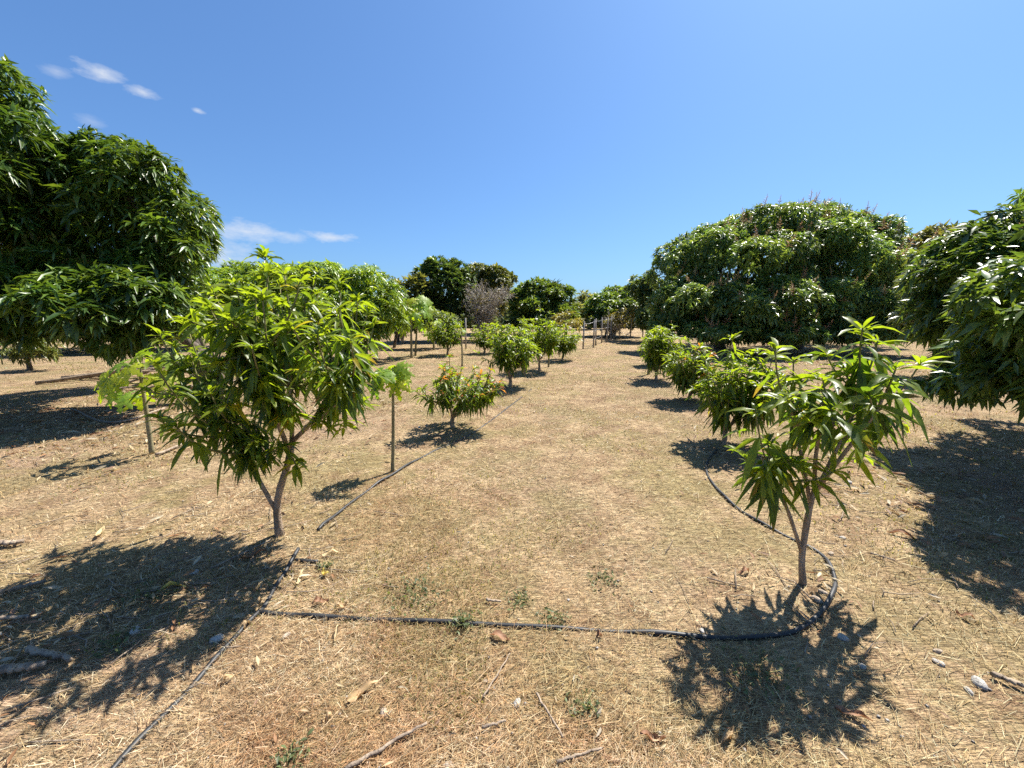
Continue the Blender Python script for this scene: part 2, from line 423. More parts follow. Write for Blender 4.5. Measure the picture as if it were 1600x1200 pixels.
def young_mango(label, spec, seed, n_tips=None, tips=None, limbs=4, leaf=0.2, per=24, span=0.42, objects=300, fork=0.3, trunk_r=0.03, group='young mango trees in the two planted rows', flush=0.0, nseg=3, trunk=None, limb_paths=None, fill=None):
    x, y, ox, rw, top, bot = spec
    rng = np.random.default_rng(seed)
    base = np.array([x, y, gz(x, y) - 0.03])
    root = empty('young_mango_tree', base, label, 'tree', group)
    if tips is None:
        T = []; h = top - bot; lump = rng.random(6)
        while len(T) < n_tips:
            q = rng.normal(size=3); q /= np.linalg.norm(q)
            if q[2] < -0.25: continue
            r = rng.uniform(0.35, 1.0) ** 0.6 * (0.85 + 0.3 * lump[int((math.atan2(q[1], q[0]) + PI) / (2 * PI) * 5.99)])
            T.append((ox + q[0] * rw * r * 0.97, q[1] * rw * r * 0.97, bot + h * 0.42 + q[2] * h * 0.55 * r + rng.normal(0, 0.03) + (rng.uniform(0.05, 0.18) * h if rng.random() < 0.14 else 0)))
        tips = T
    if fill:
        tips = list(tips)
        while len(tips) < fill[0]:
            q = norm(rng.normal(size=3)) * rng.uniform(0.5, 1.0) ** 0.5
            if q[2] < -0.1 and math.hypot(q[0], q[1]) < 0.35: continue
            tips.append((fill[1] + q[0] * fill[3], q[1] * fill[3], fill[2] + q[2] * fill[4]))
    tips = np.array(tips) + np.array([x, y, 0]) - np.array([0, 0, 0])
    if trunk is None:
        fz = bot * 0.5 + fork * 0.3
        tp = np.array([base, base + (rng.normal(0, .012), rng.normal(0, .012), fz * 0.5), base + (rng.normal(0, .03), rng.normal(0, .02), fz)])
    else:
        tp = np.array([(x + q[0], y + q[1], q[2]) for q in trunk]); tp[0, 2] -= 0.04
    tpath = spline(tp, 9)
    m = Mesh(); tube(m, tpath - base, trunk_r * np.array([1.75, 1.3, 1.16, 1.1, 1.04, 1.0, 0.95, 0.9, 0.86]), 9, None, 0.13, rng); m.build('trunk', M_BARK, root)
    # limbs: the tips are shared out by direction, each limb a part of its own
    if limb_paths:
        ends = np.array([np.array(q[-1]) + (x, y, 0) for q in limb_paths])
        near_ = np.argmin(np.linalg.norm(tips[:, None] - ends[None], axis=2), axis=1); groups = [np.where(near_ == i)[0] for i in range(len(ends))]
    else:
        az = np.arctan2(tips[:, 1] - tpath[-1][1], tips[:, 0] - tpath[-1][0]); order = np.argsort(az); groups = np.array_split(order, limbs)
    allP = []
    for gi, g in enumerate(groups):
        if limb_paths:
            lp = spline([np.array(q) + (x, y, 0) for q in limb_paths[gi]], 8)
        else:
            cen = tips[g].mean(0); s0 = tpath[rng.integers(5, 9)]
            mid = s0 + (cen - s0) * np.array([0.42, 0.42, 0.48]) + rng.normal(0, 0.02, 3)
            lp = bez(s0, s0 + (mid - s0) * np.array([0.65, 0.65, 0.35]), mid, 8)
        m = Mesh(); sm = Mesh(); tube(m, lp - base, np.linspace(trunk_r * 0.72, trunk_r * 0.4, 8), 7, None, 0.06, rng)
        for ti in g:
            tip = tips[ti]; a = lp[rng.integers(4, 8)]
            ctrl = a + (tip - a) * np.array([0.75, 0.75, 0.3]) + rng.normal(0, 0.02, 3)
            path = bez(a, ctrl, tip, 9)
            tube(sm, path - base, np.linspace(trunk_r * 0.36, 0.004, 9), 5)
            allP.append(shoot_leaves(path, rng, per, leaf, span, flush if (tip[0] - x) > -0.1 else 0.0))
        lo = m.build('branch', M_BARK, root); sm.build('twigs', M_SHOOT, lo)
    P = np.concatenate([a[0] for a in allP]); D = np.concatenate([a[1] for a in allP]); L = np.concatenate([a[2] for a in allP]); k = np.concatenate([a[3] for a in allP]); c = np.concatenate([a[4] for a in allP])
    cp = np.array([0, 0, CAM_H]); near = np.linalg.norm(P - cp, axis=1)
    pick = np.argsort(near)[:objects]; rest = np.setdiff1d(np.arange(len(P)), pick)
    place_leaf_objects(root, P[pick], D[pick], L[pick], k[pick], c[pick], rng)
    if len(rest):
        m = Mesh()
        leaves(m, P[rest] - base, D[rest], L[rest], L[rest] * 0.22, np.array([0.28, 0.55, 0.85])[k[rest]], np.array(PALETTE)[c[rest]], nseg, 0.35, rng, 0.3)
        tag(m.build('leaf_mass', M_YOUNG, root), kind='stuff')
    return root

# first tree of the left row: three limbs, dense domed crown with one leader standing above it
L1 = YOUNG[0]
rng0 = np.random.default_rng(11)
tipsL = [(0.044, 0.05, 2.002), (0.262, -0.1, 1.854), (0.405, 0.1, 1.874), (-0.175, 0.0, 1.804), (0.654, -0.1, 1.796), (-0.48, 0.1, 1.685), (-0.499, -0.1, 1.56), (0.657, 0.2, 1.711), (0.862, -0.05, 1.539), (-0.453, -0.15, 1.321), (-0.236, -0.3, 1.145), (0.859, -0.2, 1.327), (0.769, -0.3, 1.184), (0.533, -0.4, 1.773), (0.313, -0.45, 1.719), (0.093, -0.5, 1.6), (0.81, -0.5, 1.633), (0.583, -0.65, 1.569), (0.711, -0.6, 1.504), (0.346, -0.65, 1.442), (0.021, -0.5, 1.326), (0.885, -0.55, 1.468), (-0.046, 0.4, 1.695), (-0.323, 0.4, 1.789), (0.226, 0.45, 1.768), (0.491, 0.5, 1.649), (-0.62, 0.45, 1.648), (-0.888, 0.5, 1.451), (-0.255, 0.7, 1.859), (0.215, 0.65, 1.548), (-0.628, 0.65, 1.548), (-0.225, -0.2, 0.938), (0.287, -0.5, 1.22), (0.567, -0.55, 1.298), (0.718, -0.45, 1.174), (-0.751, 0.1, 1.066), (0.759, 0.2, 1.141), (0.702, 0.0, 0.951), (-0.682, 0.2, 0.853), (0.206, -0.2, 1.862), (-0.006, -0.2, 0.789), (0.414, -0.1, 0.867), (0.228, -0.3, 0.986), (0.131, -0.15, 0.728), (0.008, -0.08, 0.589), (0.209, -0.08, 0.543), (-0.159, -0.1, 0.643), (-0.355, 0.05, 0.705), (0.625, -0.15, 0.86), (0.228, 0.2, 1.927), (-0.542, 0.25, 1.779), (0.709, 0.3, 1.646), (-0.787, 0.1, 1.404), (-0.477, 0.3, 0.977), (0.421, 0.3, 0.927), (-0.062, 0.4, 1.058)]
tipsL = [(0.0 + (a + 0.05) * 0.87, b * 0.9, c) for a, b, c in tipsL]
young_mango('large young mango tree with dense domed crown beside the pipe junction', L1, 11, tips=tipsL, limbs=5, leaf=0.135, per=35, span=0.5, objects=300, trunk_r=0.023, fill=(104, 0.0, 1.25, 0.66, 0.60), nseg=4,
            trunk=[(0.0, 0, 0.0), (-0.003, 0, 0.192), (0.034, 0, 0.364), (0.107, 0, 0.543), (0.156, 0.01, 0.728)],
            limb_paths=[[(0.008, 0, 0.167), (-0.094, -0.03, 0.474), (-0.14, -0.06, 0.742), (-0.215, -0.1, 1.105)], [(0.145, 0.02, 0.725), (0.156, 0.04, 0.941), (0.138, 0.08, 1.161), (0.093, 0.12, 1.469)], [(0.161, 0.0, 0.722), (0.323, 0.0, 0.883), (0.441, 0.05, 1.098), (0.513, 0.1, 1.338)], [(0.131, 0, 0.652), (0.154, -0.15, 0.946), (0.197, -0.3, 1.223), (0.218, -0.35, 1.455)], [(0.264, 0, 0.824), (0.482, -0.12, 0.96), (0.69, -0.25, 1.175), (0.76, -0.3, 1.338)]])
tipsR = [(0.1, 0.0, 1.528), (0.284, 0.1, 1.462), (-0.308, 0.05, 1.424), (0.44, 0.0, 1.35), (0.162, -0.15, 1.336), (-0.153, -0.1, 1.28), (-0.075, 0.15, 1.202), (0.211, 0.2, 1.288), (-0.476, -0.1, 1.114), (-0.405, -0.2, 1.186), (-0.207, -0.25, 1.151), (0.013, -0.2, 1.202), (-0.478, -0.05, 0.845), (-0.253, 0.1, 0.874), (-0.305, -0.25, 1.088), (-0.126, -0.3, 1.04), (0.446, 0.1, 0.989), (0.126, 0.25, 1.377), (-0.095, 0.2, 1.344), (-0.239, -0.12, 0.826), (-0.119, 0.15, 0.818), (-0.059, -0.15, 0.803), (-0.388, -0.1, 0.782), (0.328, 0.15, 0.738), (0.105, 0.2, 0.84)]
young_mango('sparse young mango tree ringed by the looping black pipe', YOUNG[1], 21, tips=tipsR, limbs=4, leaf=0.165, per=24, span=0.42, objects=300, trunk_r=0.0155, nseg=4,
            trunk=[(0.0, 0, 0.0), (-0.035, 0, 0.147), (-0.046, 0, 0.29), (-0.038, 0, 0.529), (-0.028, 0, 0.615)],
            limb_paths=[[(-0.04, 0, 0.217), (-0.172, -0.02, 0.501), (-0.271, -0.03, 0.678), (-0.373, -0.04, 0.831)], [(-0.031, 0, 0.587), (0.067, 0.02, 0.819), (0.147, 0.03, 1.045), (0.141, 0.02, 1.296)], [(-0.041, 0, 0.549), (-0.078, 0.05, 0.777), (-0.12, 0.1, 0.989), (-0.173, 0.1, 1.175)], [(-0.017, 0, 0.615), (0.034, -0.1, 0.906), (0.12, -0.12, 1.085), (0.163, -0.12, 1.218)], [(-0.027, 0, 0.607), (-0.129, -0.1, 0.871), (-0.166, -0.15, 1.093), (-0.144, -0.12, 1.218)]])
young_mango('low young mango with coppery new shoots on its right side', YOUNG[2], 31, n_tips=54, limbs=4, leaf=0.135, per=24, span=0.3, objects=280, trunk_r=0.028, flush=0.3)
young_mango('young mango with hanging leaves and forked trunk, third in left row', YOUNG[3], 41, n_tips=60, limbs=3, leaf=0.18, per=26, span=0.5, objects=240, trunk_r=0.032)
young_mango('young mango with tall leader, fourth in the left row', YOUNG[4], 51, n_tips=56, limbs=4, leaf=0.18, per=26, span=0.5, objects=120, trunk_r=0.03)
young_mango('young mango at the far end of the left row near fence posts', YOUNG[5], 61, n_tips=50, limbs=4, leaf=0.18, per=26, span=0.5, objects=60, trunk_r=0.03)
young_mango('dark green egg-shaped young mango behind the coppery-tipped one', YOUNG[6], 71, n_tips=64, limbs=4, leaf=0.18, per=26, span=0.5, objects=80, trunk_r=0.035)
young_mango('young mango with a few pinkish shoots behind the forked-trunk one', YOUNG[7], 81, n_tips=52, limbs=4, leaf=0.18, per=26, span=0.5, objects=80, trunk_r=0.035, flush=0.2)
young_mango('second young mango in the right row, crown touching the nearest one', YOUNG[8], 91, n_tips=52, limbs=4, leaf=0.18, per=26, span=0.42, objects=300, trunk_r=0.027)
young_mango('third young mango in right row with reddish flower spikes', YOUNG[9], 101, n_tips=54, limbs=4, leaf=0.19, per=22, span=0.45, objects=200, trunk_r=0.03, flush=0.25)
young_mango('tall young mango of the right row nearest the wire fence', YOUNG[10], 111, n_tips=64, limbs=4, leaf=0.18, per=26, span=0.5, objects=160, trunk_r=0.032)
young_mango('young mango half hidden at the far end of the right row', YOUNG[11], 121, n_tips=40, limbs=3, leaf=0.18, per=26, span=0.5, objects=40, trunk_r=0.032)

# ------------------------------------------------------------------ big trees
def panicle_mesh(seed, col):
    rng = np.random.default_rng(seed); m = Mesh()
    P, D, L = [], [], []
    for i in range(26):
        t = i / 26; a = rng.uniform(0, 6.28); e = rng.uniform(0.1, 0.7)
        P.append((0, 0, t)); D.append((math.cos(a) * math.cos(e), math.sin(a) * math.cos(e), math.sin(e))); L.append(0.42 * (1.05 - t))
    leaves(m, P, D, L, 0.05, 0.1, col, 2, 0.2, rng, 0.6)
    tube(m, [(0, 0, -0.1), (0.02, 0, 0.5), (0, 0.02, 1)], [0.025, 0.018, 0.006], 4, np.array(col) * 0.8)
    return m.mesh('flower_spike', M_FLOWER)
PANICLES = [panicle_mesh(1, (0.50, 0.33, 0.19)), panicle_mesh(2, (0.52, 0.39, 0.19)), panicle_mesh(3, (0.42, 0.25, 0.16))]

def big_tree(name, label, base, lobes, seed, leaf=0.22, dens=22, wh=9, nseg=2, dark=(0.045, 0.095, 0.018), light=(0.13, 0.19, 0.032), mat=None, cat='tree', group=None, objects=0, panicles=0, pan_len=0.3, trunk_r=0.2, back=0.3, droop=0.32, width=0.22, upright=0.0, inner=1.0, rough_=0.13, boughs=8, clear=0.35, core=0.66):
    rng = np.random.default_rng(seed); mat = mat or M_OLD
    bx, by = base; b = np.array([bx, by, gz(bx, by) - 0.05])
    root = empty(name, b, label, cat, group)
    lobes = np.array(lobes, float)            # cx cy cz rh rv
    main = lobes
    sub = []
    for (cx, cy, cz, rh, rv) in main:         # smaller boughs standing out of each big one
        ph = rng.uniform(0, 6.28)
        for k in range(boughs):
            qz = 1 - 1.45 * (k + 0.5 + rng.uniform(-0.4, 0.4)) / boughs; a_ = ph + 2.39996 * k + rng.normal(0, 0.5); qr = math.sqrt(max(0.0, 1 - qz * qz))
            f = rng.uniform(0.34, 0.5)
            sub.append((cx + qr * math.cos(a_) * rh * 0.76, cy + qr * math.sin(a_) * rh * 0.76, cz + qz * rv * 0.74, rh * f, rv * f * rng.uniform(0.7, 1.0)))
    lobes = np.concatenate([main * np.array([1, 1, 1, core, core]), np.array(sub)]) if boughs else main
    off = rng.uniform(0, 50, 3)
    PP, NN, LL, CC = [], [], [], []
    view = np.array([0, 0, CAM_H])
    for layer, (shrink, df, lf) in enumerate(((1.0, 1.0, 1.0), (0.8, 0.45 * inner, 1.45))):
        for (cx, cy, cz, rh, rv) in lobes:
            n = int(dens * df * 4 * PI * ((rh * rh * 0.5 + rh * rv * 0.5)))
            q = norm(rng.normal(size=(n, 3)))
            sc = np.array([rh, rh, rv])
            rr = shrink * (1 + rough_ * noise(q * sc + off, 2.2 / max(0.4, min(rh, 1.6)) * 1.3) + rng.normal(0, 0.035, n))
            p = np.array([cx, cy, cz]) + q * sc * rr[:, None]
            keep = p[:, 2] > b[2] + clear
            for (ax, ay, az_, ah, av) in lobes:
                if (ax, ay, az_) == (cx, cy, cz): continue
                keep &= (np.linalg.norm((p - (ax, ay, az_)) / np.array([ah, ah, av]), axis=1) > 0.82 * shrink)
            nrm = norm(q / sc)
            keep &= ~((nrm[:, 2] < -0.55) & (rng.random(n) < 0.6))
            facing = np.sum(nrm * norm(view - p), axis=1)
            keep &= (facing > -0.3) | (rng.random(n) < back)
            p, nrm = p[keep], nrm[keep]; n = len(p)
            if n == 0: continue
            ax_ = norm(nrm * 0.75 + np.array([0, 0, 0.35 + upright]) + rng.normal(0, 0.28, (n, 3)))
            t1 = norm(np.cross(ax_, np.array([0.3, 0.5, 0.81]))); t2 = np.cross(ax_, t1)
            flush_ = rng.uniform(0.72, 1.4); tone = rng.random(n) * 0.7 + 0.3 * (noise(p + off, 1.1) * 0.5 + 0.5)
            for k in range(wh):
                a = 2 * PI * (k / wh) + rng.uniform(0, 6.28, n) * 0.12 + rng.uniform(0, 6.28, 1)
                op = rng.uniform(-0.1, 0.9, n) + upright
                d = t1 * np.cos(a)[:, None] + t2 * np.sin(a)[:, None] + ax_ * op[:, None] + np.array([0, 0, -0.18 + 0.5 * upright])
                PP.append(p + rng.normal(0, 0.02, (n, 3))); NN.append(d)
                LL.append(leaf * lf * rng.uniform(0.7, 1.15, n))
                tt = np.clip(tone + rng.normal(0, 0.15, n), 0, 1)[:, None] ** 1.6
                CC.append((np.array(dark) * (1 - tt) + np.array(light) * tt) * flush_)
    P = np.concatenate(PP); D = np.concatenate(NN); L = np.concatenate(LL); C = np.concatenate(CC) * 1.15
    sel = np.ones(len(P), bool)
    if objects:
        # the leaves that show largest become parts of their own
        dcam = np.linalg.norm(P - view, axis=1)
        u = np.abs(P[:, 0] / np.maximum(P[:, 1], 0.1)); dcam = np.where((u < 1.3) & (P[:, 1] > 0.3), dcam, 99)
        pick = np.argsort(dcam)[:objects * 3:3]; sel[pick] = False
        vs = []
        for e, el in enumerate((-60, -35, -10, 15, 40)):
            for ci, cc in enumerate((dark, light)):
                mm = Mesh(); leaves(mm, [(0, 0, 0)], [(math.cos(R(el)), 0, math.sin(R(el)))], 1.0, width, droop, cc, 4, 0.35, rng, 0.3); vs.append(mm.mesh('leaf', mat))
        Dn = norm(D)
        for i in pick:
            el = math.degrees(math.asin(Dn[i][2])); e = int(np.argmin(np.abs(np.array((-60, -35, -10, 15, 40)) - el)))
            o = bpy.data.objects.new('leaf', vs[e * 2 + int(rng.random() < 0.4)]); COL.objects.link(o); o.parent = root
            o.location = P[i] - b; o.rotation_euler = (rng.normal(0, 0.3), 0, math.atan2(Dn[i][1], Dn[i][0])); o.scale = (L[i],) * 3
    m = Mesh()
    leaves(m, P[sel] - b, D[sel], L[sel], L[sel] * width, droop * rng.uniform(0.6, 1.4, sel.sum()), C[sel], nseg, 0.35, rng, 0.4)
    tag(m.build('crown', mat, root), kind='stuff')
    # trunk and a limb into each of the larger lobes
    low = main[:, 2].min()
    fz = max(0.5, min(1.3, low * 0.8))
    cen = main[:, :2].mean(0)
    top = np.array([bx + 0.15 * (cen[0] - bx), by + 0.15 * (cen[1] - by), b[2] + fz])
    m = Mesh(); tube(m, spline([b, (b + top) / 2 + rng.normal(0, trunk_r * 0.2, 3), top], 8) - b, np.linspace(trunk_r * 1.3, trunk_r, 8), 10, None, 0.1, rng); m.build('trunk', M_OLDBARK, root)
    for i in np.argsort(-main[:, 3])[:7]:
        c = lobes[i, :3]; m = Mesh()
        tube(m, bez(top - (0, 0, 0.1), top + (c - top) * np.array([0.4, 0.4, 0.75]), c + (c - top) * 0.15, 9) - b, np.linspace(trunk_r * 0.6, trunk_r * 0.12, 9), 7, None, 0.1, rng)
        for j in range(4):
            d = norm(rng.normal(size=3)) * np.array([lobes[i, 3], lobes[i, 3], lobes[i, 4]]) * 0.75
            tube(m, bez(c, c + d * 0.5 + (0, 0, 0.1), c + d, 5) - b, np.linspace(trunk_r * 0.2, 0.01, 5), 5)
        m.build('limb', M_OLDBARK, root)
    for i in range(panicles):
        li = rng.choice(len(lobes), p=lobes[:, 3] ** 2 / np.sum(lobes[:, 3] ** 2)); cx, cy, cz, rh, rv = lobes[li]
        q = norm(rng.normal(size=3)); q[2] = abs(q[2]) * 1.1 + 0.3; q[1] = -abs(q[1]) * 0.8; q = norm(q)
        p = np.array([cx, cy, cz]) + q * np.array([rh, rh, rv]) * 1.0
        if np.any(np.linalg.norm((p - lobes[:, :3]) / lobes[:, [3, 3, 4]], axis=1) < 0.9): continue
        o = bpy.data.objects.new('flower_spike', PANICLES[rng.integers(3)]); COL.objects.link(o); o.parent = root
        o.location = p - b; ax = Vector(q + np.array([0, 0, 0.9]) + rng.normal(0, 0.25, 3)).normalized()
        o.rotation_euler = ax.to_track_quat('Z', 'Y').to_euler(); o.scale = (pan_len * rng.uniform(0.6, 1.2),) * 3
    return root

# left: two old mango trees
big_tree('mango_tree', 'huge dark mango tree at the left edge, the tallest in view', (-11.3, 7.8),
         [(-11.021, 7.6, 3.446, 1.744, 1.869), (-9.36, 7.2, 4.758, 1.003, 0.944), (-8.65, 7.2, 5.047, 0.59, 0.661), (-7.508, 6.4, 3.793, 0.734, 0.755), (-8.146, 6.2, 2.65, 0.915, 0.813), (-7.425, 6.4, 3.061, 0.525, 0.588), (-7.283, 5.8, 1.874, 0.713, 0.494), (-10.058, 6.6, 1.808, 1.298, 0.974), (-12.263, 8.4, 5.171, 1.652, 1.79), (-7.085, 5.8, 1.508, 0.523, 0.342)],
         201, leaf=0.19, dens=32, wh=9, objects=250, trunk_r=0.17, group='old mango trees around the young rows')
big_tree('mango_tree', 'broad dark mango tree with low skirt behind the left papaya', (-5.6, 7.3),
         [(-6.425, 7.0, 3.3, 0.918, 1.09), (-6.08, 7.0, 3.096, 0.803, 1.033), (-7.26, 7.3, 3.689, 0.742, 0.838), (-5.669, 6.7, 2.533, 0.527, 0.659), (-6.652, 7.2, 4.047, 0.567, 0.472), (-8.09, 7.6, 3.446, 0.748, 0.997), (-5.925, 5.8, 1.692, 0.685, 0.551), (-5.651, 6.2, 1.6, 0.59, 0.61), (-6.758, 5.9, 1.6, 0.6, 0.464), (-5.865, 5.9, 1.269, 0.503, 0.406), (-6.89, 6.6, 2.319, 0.649, 0.519), (-6.141, 6.6, 2.117, 0.649, 0.454), (-8.29, 8.2, 3.232, 1.479, 1.479)],
         211, leaf=0.18, dens=38, wh=9, objects=250, trunk_r=0.16, group='old mango trees around the young rows')
# right edge, close by
big_tree('mango_tree', 'old mango at the right edge with low boughs hanging over deep shade', (7.4, 4.6),
         [(7.046, 4.5, 2.09, 1.475, 1.107), (5.413, 4.1, 1.921, 0.571, 0.672), (5.546, 4.7, 2.076, 0.555, 0.655), (5.397, 4.8, 1.524, 0.393, 0.551), (4.327, 3.3, 1.307, 0.352, 0.406), (4.298, 3.0, 1.059, 0.393, 0.295), (4.717, 4.0, 0.946, 0.302, 0.328), (7.899, 5.4, 2.352, 1.151, 0.797), (4.588, 3.6, 0.951, 0.307, 0.266), (4.418, 3.4, 1.707, 0.279, 0.334), (4.5, 2.75, 1.6, 0.85, 0.6), (5.1, 3.0, 1.5, 0.9, 0.6)],
         221, leaf=0.135, dens=60, wh=9, nseg=2, width=0.28, droop=0.25, objects=280, panicles=60, pan_len=0.2, trunk_r=0.15, group='old mango trees around the young rows', dark=(0.0644, 0.1188, 0.0324), light=(0.136, 0.2052, 0.0449))
# right, middle distance
big_tree('mango_tree', 'wide flowering mango tree with tiered boughs, right of the wire fence', (9.6, 18.0),
         [(9.168, 17, 3.192, 2.341, 1.784), (11.285, 17.5, 4.038, 2.295, 1.779), (9.022, 18, 4.513, 1.357, 1.003), (10.624, 18, 5.315, 1.475, 0.708), (7.459, 15.5, 2.089, 1.27, 0.991), (9.17, 15, 1.837, 1.475, 1.057), (7.196, 17.5, 3.507, 1.004, 1.348), (6.626, 16.5, 1.991, 0.866, 1.055), (10.698, 15.2, 2.318, 1.047, 0.847), (10.776, 14.8, 1.364, 0.704, 0.534), (12.052, 18.5, 5.554, 1.152, 0.789), (6.472, 16, 1.345, 0.708, 0.577), (8.777, 15.5, 1.353, 1.27, 0.661), (7.345, 15.6, 1.052, 1.176, 0.435), (9.747, 15, 1.024, 1.23, 0.418), (6.234, 16, 1.038, 0.656, 0.367), (7.816, 15, 0.831, 1.23, 0.369), (9.99, 14.6, 0.804, 1.197, 0.359), (11.103, 20, 3.473, 2.787, 2.295)],
         231, leaf=0.21, dens=21, wh=9, droop=0.25, width=0.25, objects=0, clear=0.15, panicles=300, pan_len=0.5, rough_=0.22, trunk_r=0.2, group='old mango trees around the young rows', dark=(0.0869, 0.1628, 0.0561), light=(0.2005, 0.2668, 0.0795))
big_tree('mango_tree', 'tall rounded flowering mango tree behind the sparse young mango', (13.2, 18.2),
         [(13.713, 17, 3.452, 1.756, 1.923), (13.195, 18, 4.916, 1.357, 1.269), (14.9, 18, 4.782, 1.357, 1.062), (15.738, 17.5, 4.563, 0.918, 1.09), (12.717, 15.5, 1.845, 1.499, 1.093), (14.888, 16, 2.852, 1.102, 1.364), (14.081, 18.5, 5.418, 1.061, 0.88), (14.036, 15, 1.6, 1.033, 0.885), (15.416, 15.5, 2.089, 0.864, 1.194), (12.752, 18.5, 5.689, 0.91, 0.728), (12.509, 15.4, 1.009, 1.262, 0.429), (13.945, 14.8, 1.032, 1.019, 0.412), (12.779, 14.8, 0.793, 1.431, 0.364), (16.495, 20, 3.473, 2.787, 2.459)],
         241, leaf=0.21, dens=21, wh=9, droop=0.25, width=0.25, objects=0, clear=0.15, panicles=260, pan_len=0.5, rough_=0.22, trunk_r=0.2, group='old mango trees around the young rows', dark=(0.0801, 0.1544, 0.0561), light=(0.1836, 0.2527, 0.0795))
big_tree('mango_tree', 'mango tree with brown flower spikes between two larger ones at right', (10.6, 9.4),
         [(10.163, 9.8, 2.367, 0.643, 0.723), (11.099, 10.2, 2.711, 0.836, 0.752), (9.736, 9.4, 1.6, 0.462, 0.616), (10.795, 9.6, 1.828, 0.787, 0.944)],
         251, leaf=0.24, dens=16, wh=9, panicles=40, pan_len=0.4, trunk_r=0.18, group='old mango trees around the young rows', dark=(0.0694, 0.108, 0.0287), light=(0.1584, 0.189, 0.0431))
big_tree('hillside_tree', 'distant dull green wooded rise above the right-hand mango trees', (52, 46),
         [(45.377, 46, 9.114, 3.016, 1.357), (48.897, 46, 9.526, 3.393, 1.659), (53.738, 47, 9.207, 3.852, 2.003), (48.153, 46, 5.908, 4.525, 3.016)],
         255, leaf=0.9, dens=1.6, wh=8, mat=M_FAR, trunk_r=0.5, dark=(0.099, 0.117, 0.0431), light=(0.198, 0.198, 0.0646))

# background, left to right
BG = 'trees along the far side of the orchard'
big_tree('mango_tree', 'light green mango tree rising behind the large young mango', (-5.4, 14.2),
         [(-7.348, 14, 2.696, 1.836, 0.597), (-5.359, 14, 2.479, 1.148, 0.689), (-4.568, 13.6, 2.242, 0.758, 0.847), (-9.251, 14.5, 2.51, 1.664, 0.761), (-6.098, 13.5, 1.6, 1.77, 0.885), (-8.3, 13.5, 1.385, 1.77, 0.885), (-10.259, 15, 2.774, 0.738, 0.738), (-4.259, 13.2, 1.6, 0.606, 0.866), (-4.943, 13.2, 0.923, 0.974, 0.519), (-6.448, 13.2, 0.923, 1.082, 0.519), (-8.291, 13.4, 0.913, 1.318, 0.571)],
         261, leaf=0.22, dens=18, wh=9, clear=0.12, trunk_r=0.16, group=BG, dark=(0.102, 0.18, 0.023), light=(0.24, 0.324, 0.0403))
big_tree('background_tree', 'small grey-green tree with upright sprigs left of the darkest tree', (-6.6, 22.5),
         [(-5.775, 22.5, 2.31, 0.959, 1.254), (-6.289, 22.5, 2.838, 0.516, 0.59), (-5.383, 22.5, 3.013, 0.516, 0.59), (-5.971, 22, 1.425, 0.866, 0.649)],
         271, leaf=0.29, dens=11.9, wh=8, mat=M_FAR, droop=0.15, width=0.34, trunk_r=0.12, group=BG, upright=0.5, dark=(0.089, 0.108, 0.0431), light=(0.198, 0.216, 0.0719), rough_=0.3)
big_tree('background_tree', 'darkest broad tree with spiky top in the far tree line', (-4.6, 24.5),
         [(-4.217, 24, 2.92, 1.495, 1.731), (-4.886, 24, 3.478, 0.944, 0.944), (-3.359, 24, 3.478, 1.023, 1.102), (-4.104, 24, 4.068, 1.023, 0.708), (-4.17, 23.5, 1.6, 1.464, 1.002), (-5.096, 23.5, 2.157, 0.848, 1.156), (-3.012, 24, 1.98, 0.787, 1.18)],
         281, leaf=0.29, dens=13.6, wh=8, mat=M_FAR, droop=0.15, width=0.34, trunk_r=0.2, group=BG, upright=0.45, dark=(0.0317, 0.0684, 0.023), light=(0.1088, 0.162, 0.0431), rough_=0.22)
big_tree('background_tree', 'tall olive dome-shaped tree behind the grey leafless bush', (-2.4, 33),
         [(-2.29, 32, 4.104, 2.203, 1.364), (-1.272, 32, 4.104, 1.364, 1.259), (-3.318, 32, 3.609, 1.469, 1.259), (-1.799, 32, 2.359, 1.889, 1.574)],
         291, leaf=0.34, dens=10.2, wh=8, mat=M_FAR, droop=0.15, width=0.34, trunk_r=0.3, group=BG, dark=(0.0594, 0.0864, 0.023), light=(0.1684, 0.18, 0.0431))
big_tree('background_tree', 'leafy mid-green tree left of the wire fence in the far line', (2.0, 27),
         [(1.881, 26, 2.094, 1.961, 1.364), (1.664, 26, 2.828, 1.108, 0.938), (2.836, 26, 2.421, 1.023, 1.023), (0.627, 26, 2.217, 0.852, 1.023), (2.827, 25, 1.401, 0.984, 0.82), (0.825, 25.5, 1.194, 1.003, 0.836)],
         301, leaf=0.34, dens=11.0, wh=8, mat=M_FAR, droop=0.15, width=0.34, trunk_r=0.2, group=BG, upright=0.25, dark=(0.0594, 0.108, 0.0287), light=(0.1684, 0.234, 0.0504), rough_=0.24)
big_tree('background_tree', 'pale hazy tree with wispy top above the fence gap', (8.2, 42),
         [(7.383, 41, 2.378, 1.075, 1.344), (8.579, 41, 2.12, 1.479, 1.21), (6.78, 40, 1.473, 1.574, 0.918), (9.808, 42, 1.999, 1.377, 1.102)],
         311, leaf=0.6, dens=4.5, wh=8, mat=M_FAR, trunk_r=0.2, group=BG, upright=0.6, dark=(0.1188, 0.144, 0.0719), light=(0.2376, 0.252, 0.1079), rough_=0.3)
big_tree('background_tree', 'low round fresh-green tree right of the fence gap', (7.4, 29),
         [(7.219, 28, 1.778, 1.928, 1.193), (8.328, 28, 2.132, 1.193, 1.102), (6.105, 28, 1.422, 1.102, 0.826), (8.122, 29, 2.879, 1.426, 0.666)],
         321, leaf=0.33, dens=11.0, wh=8, mat=M_FAR, droop=0.15, width=0.34, trunk_r=0.2, group=BG, dark=(0.0594, 0.1116, 0.0259), light=(0.1684, 0.243, 0.0431))
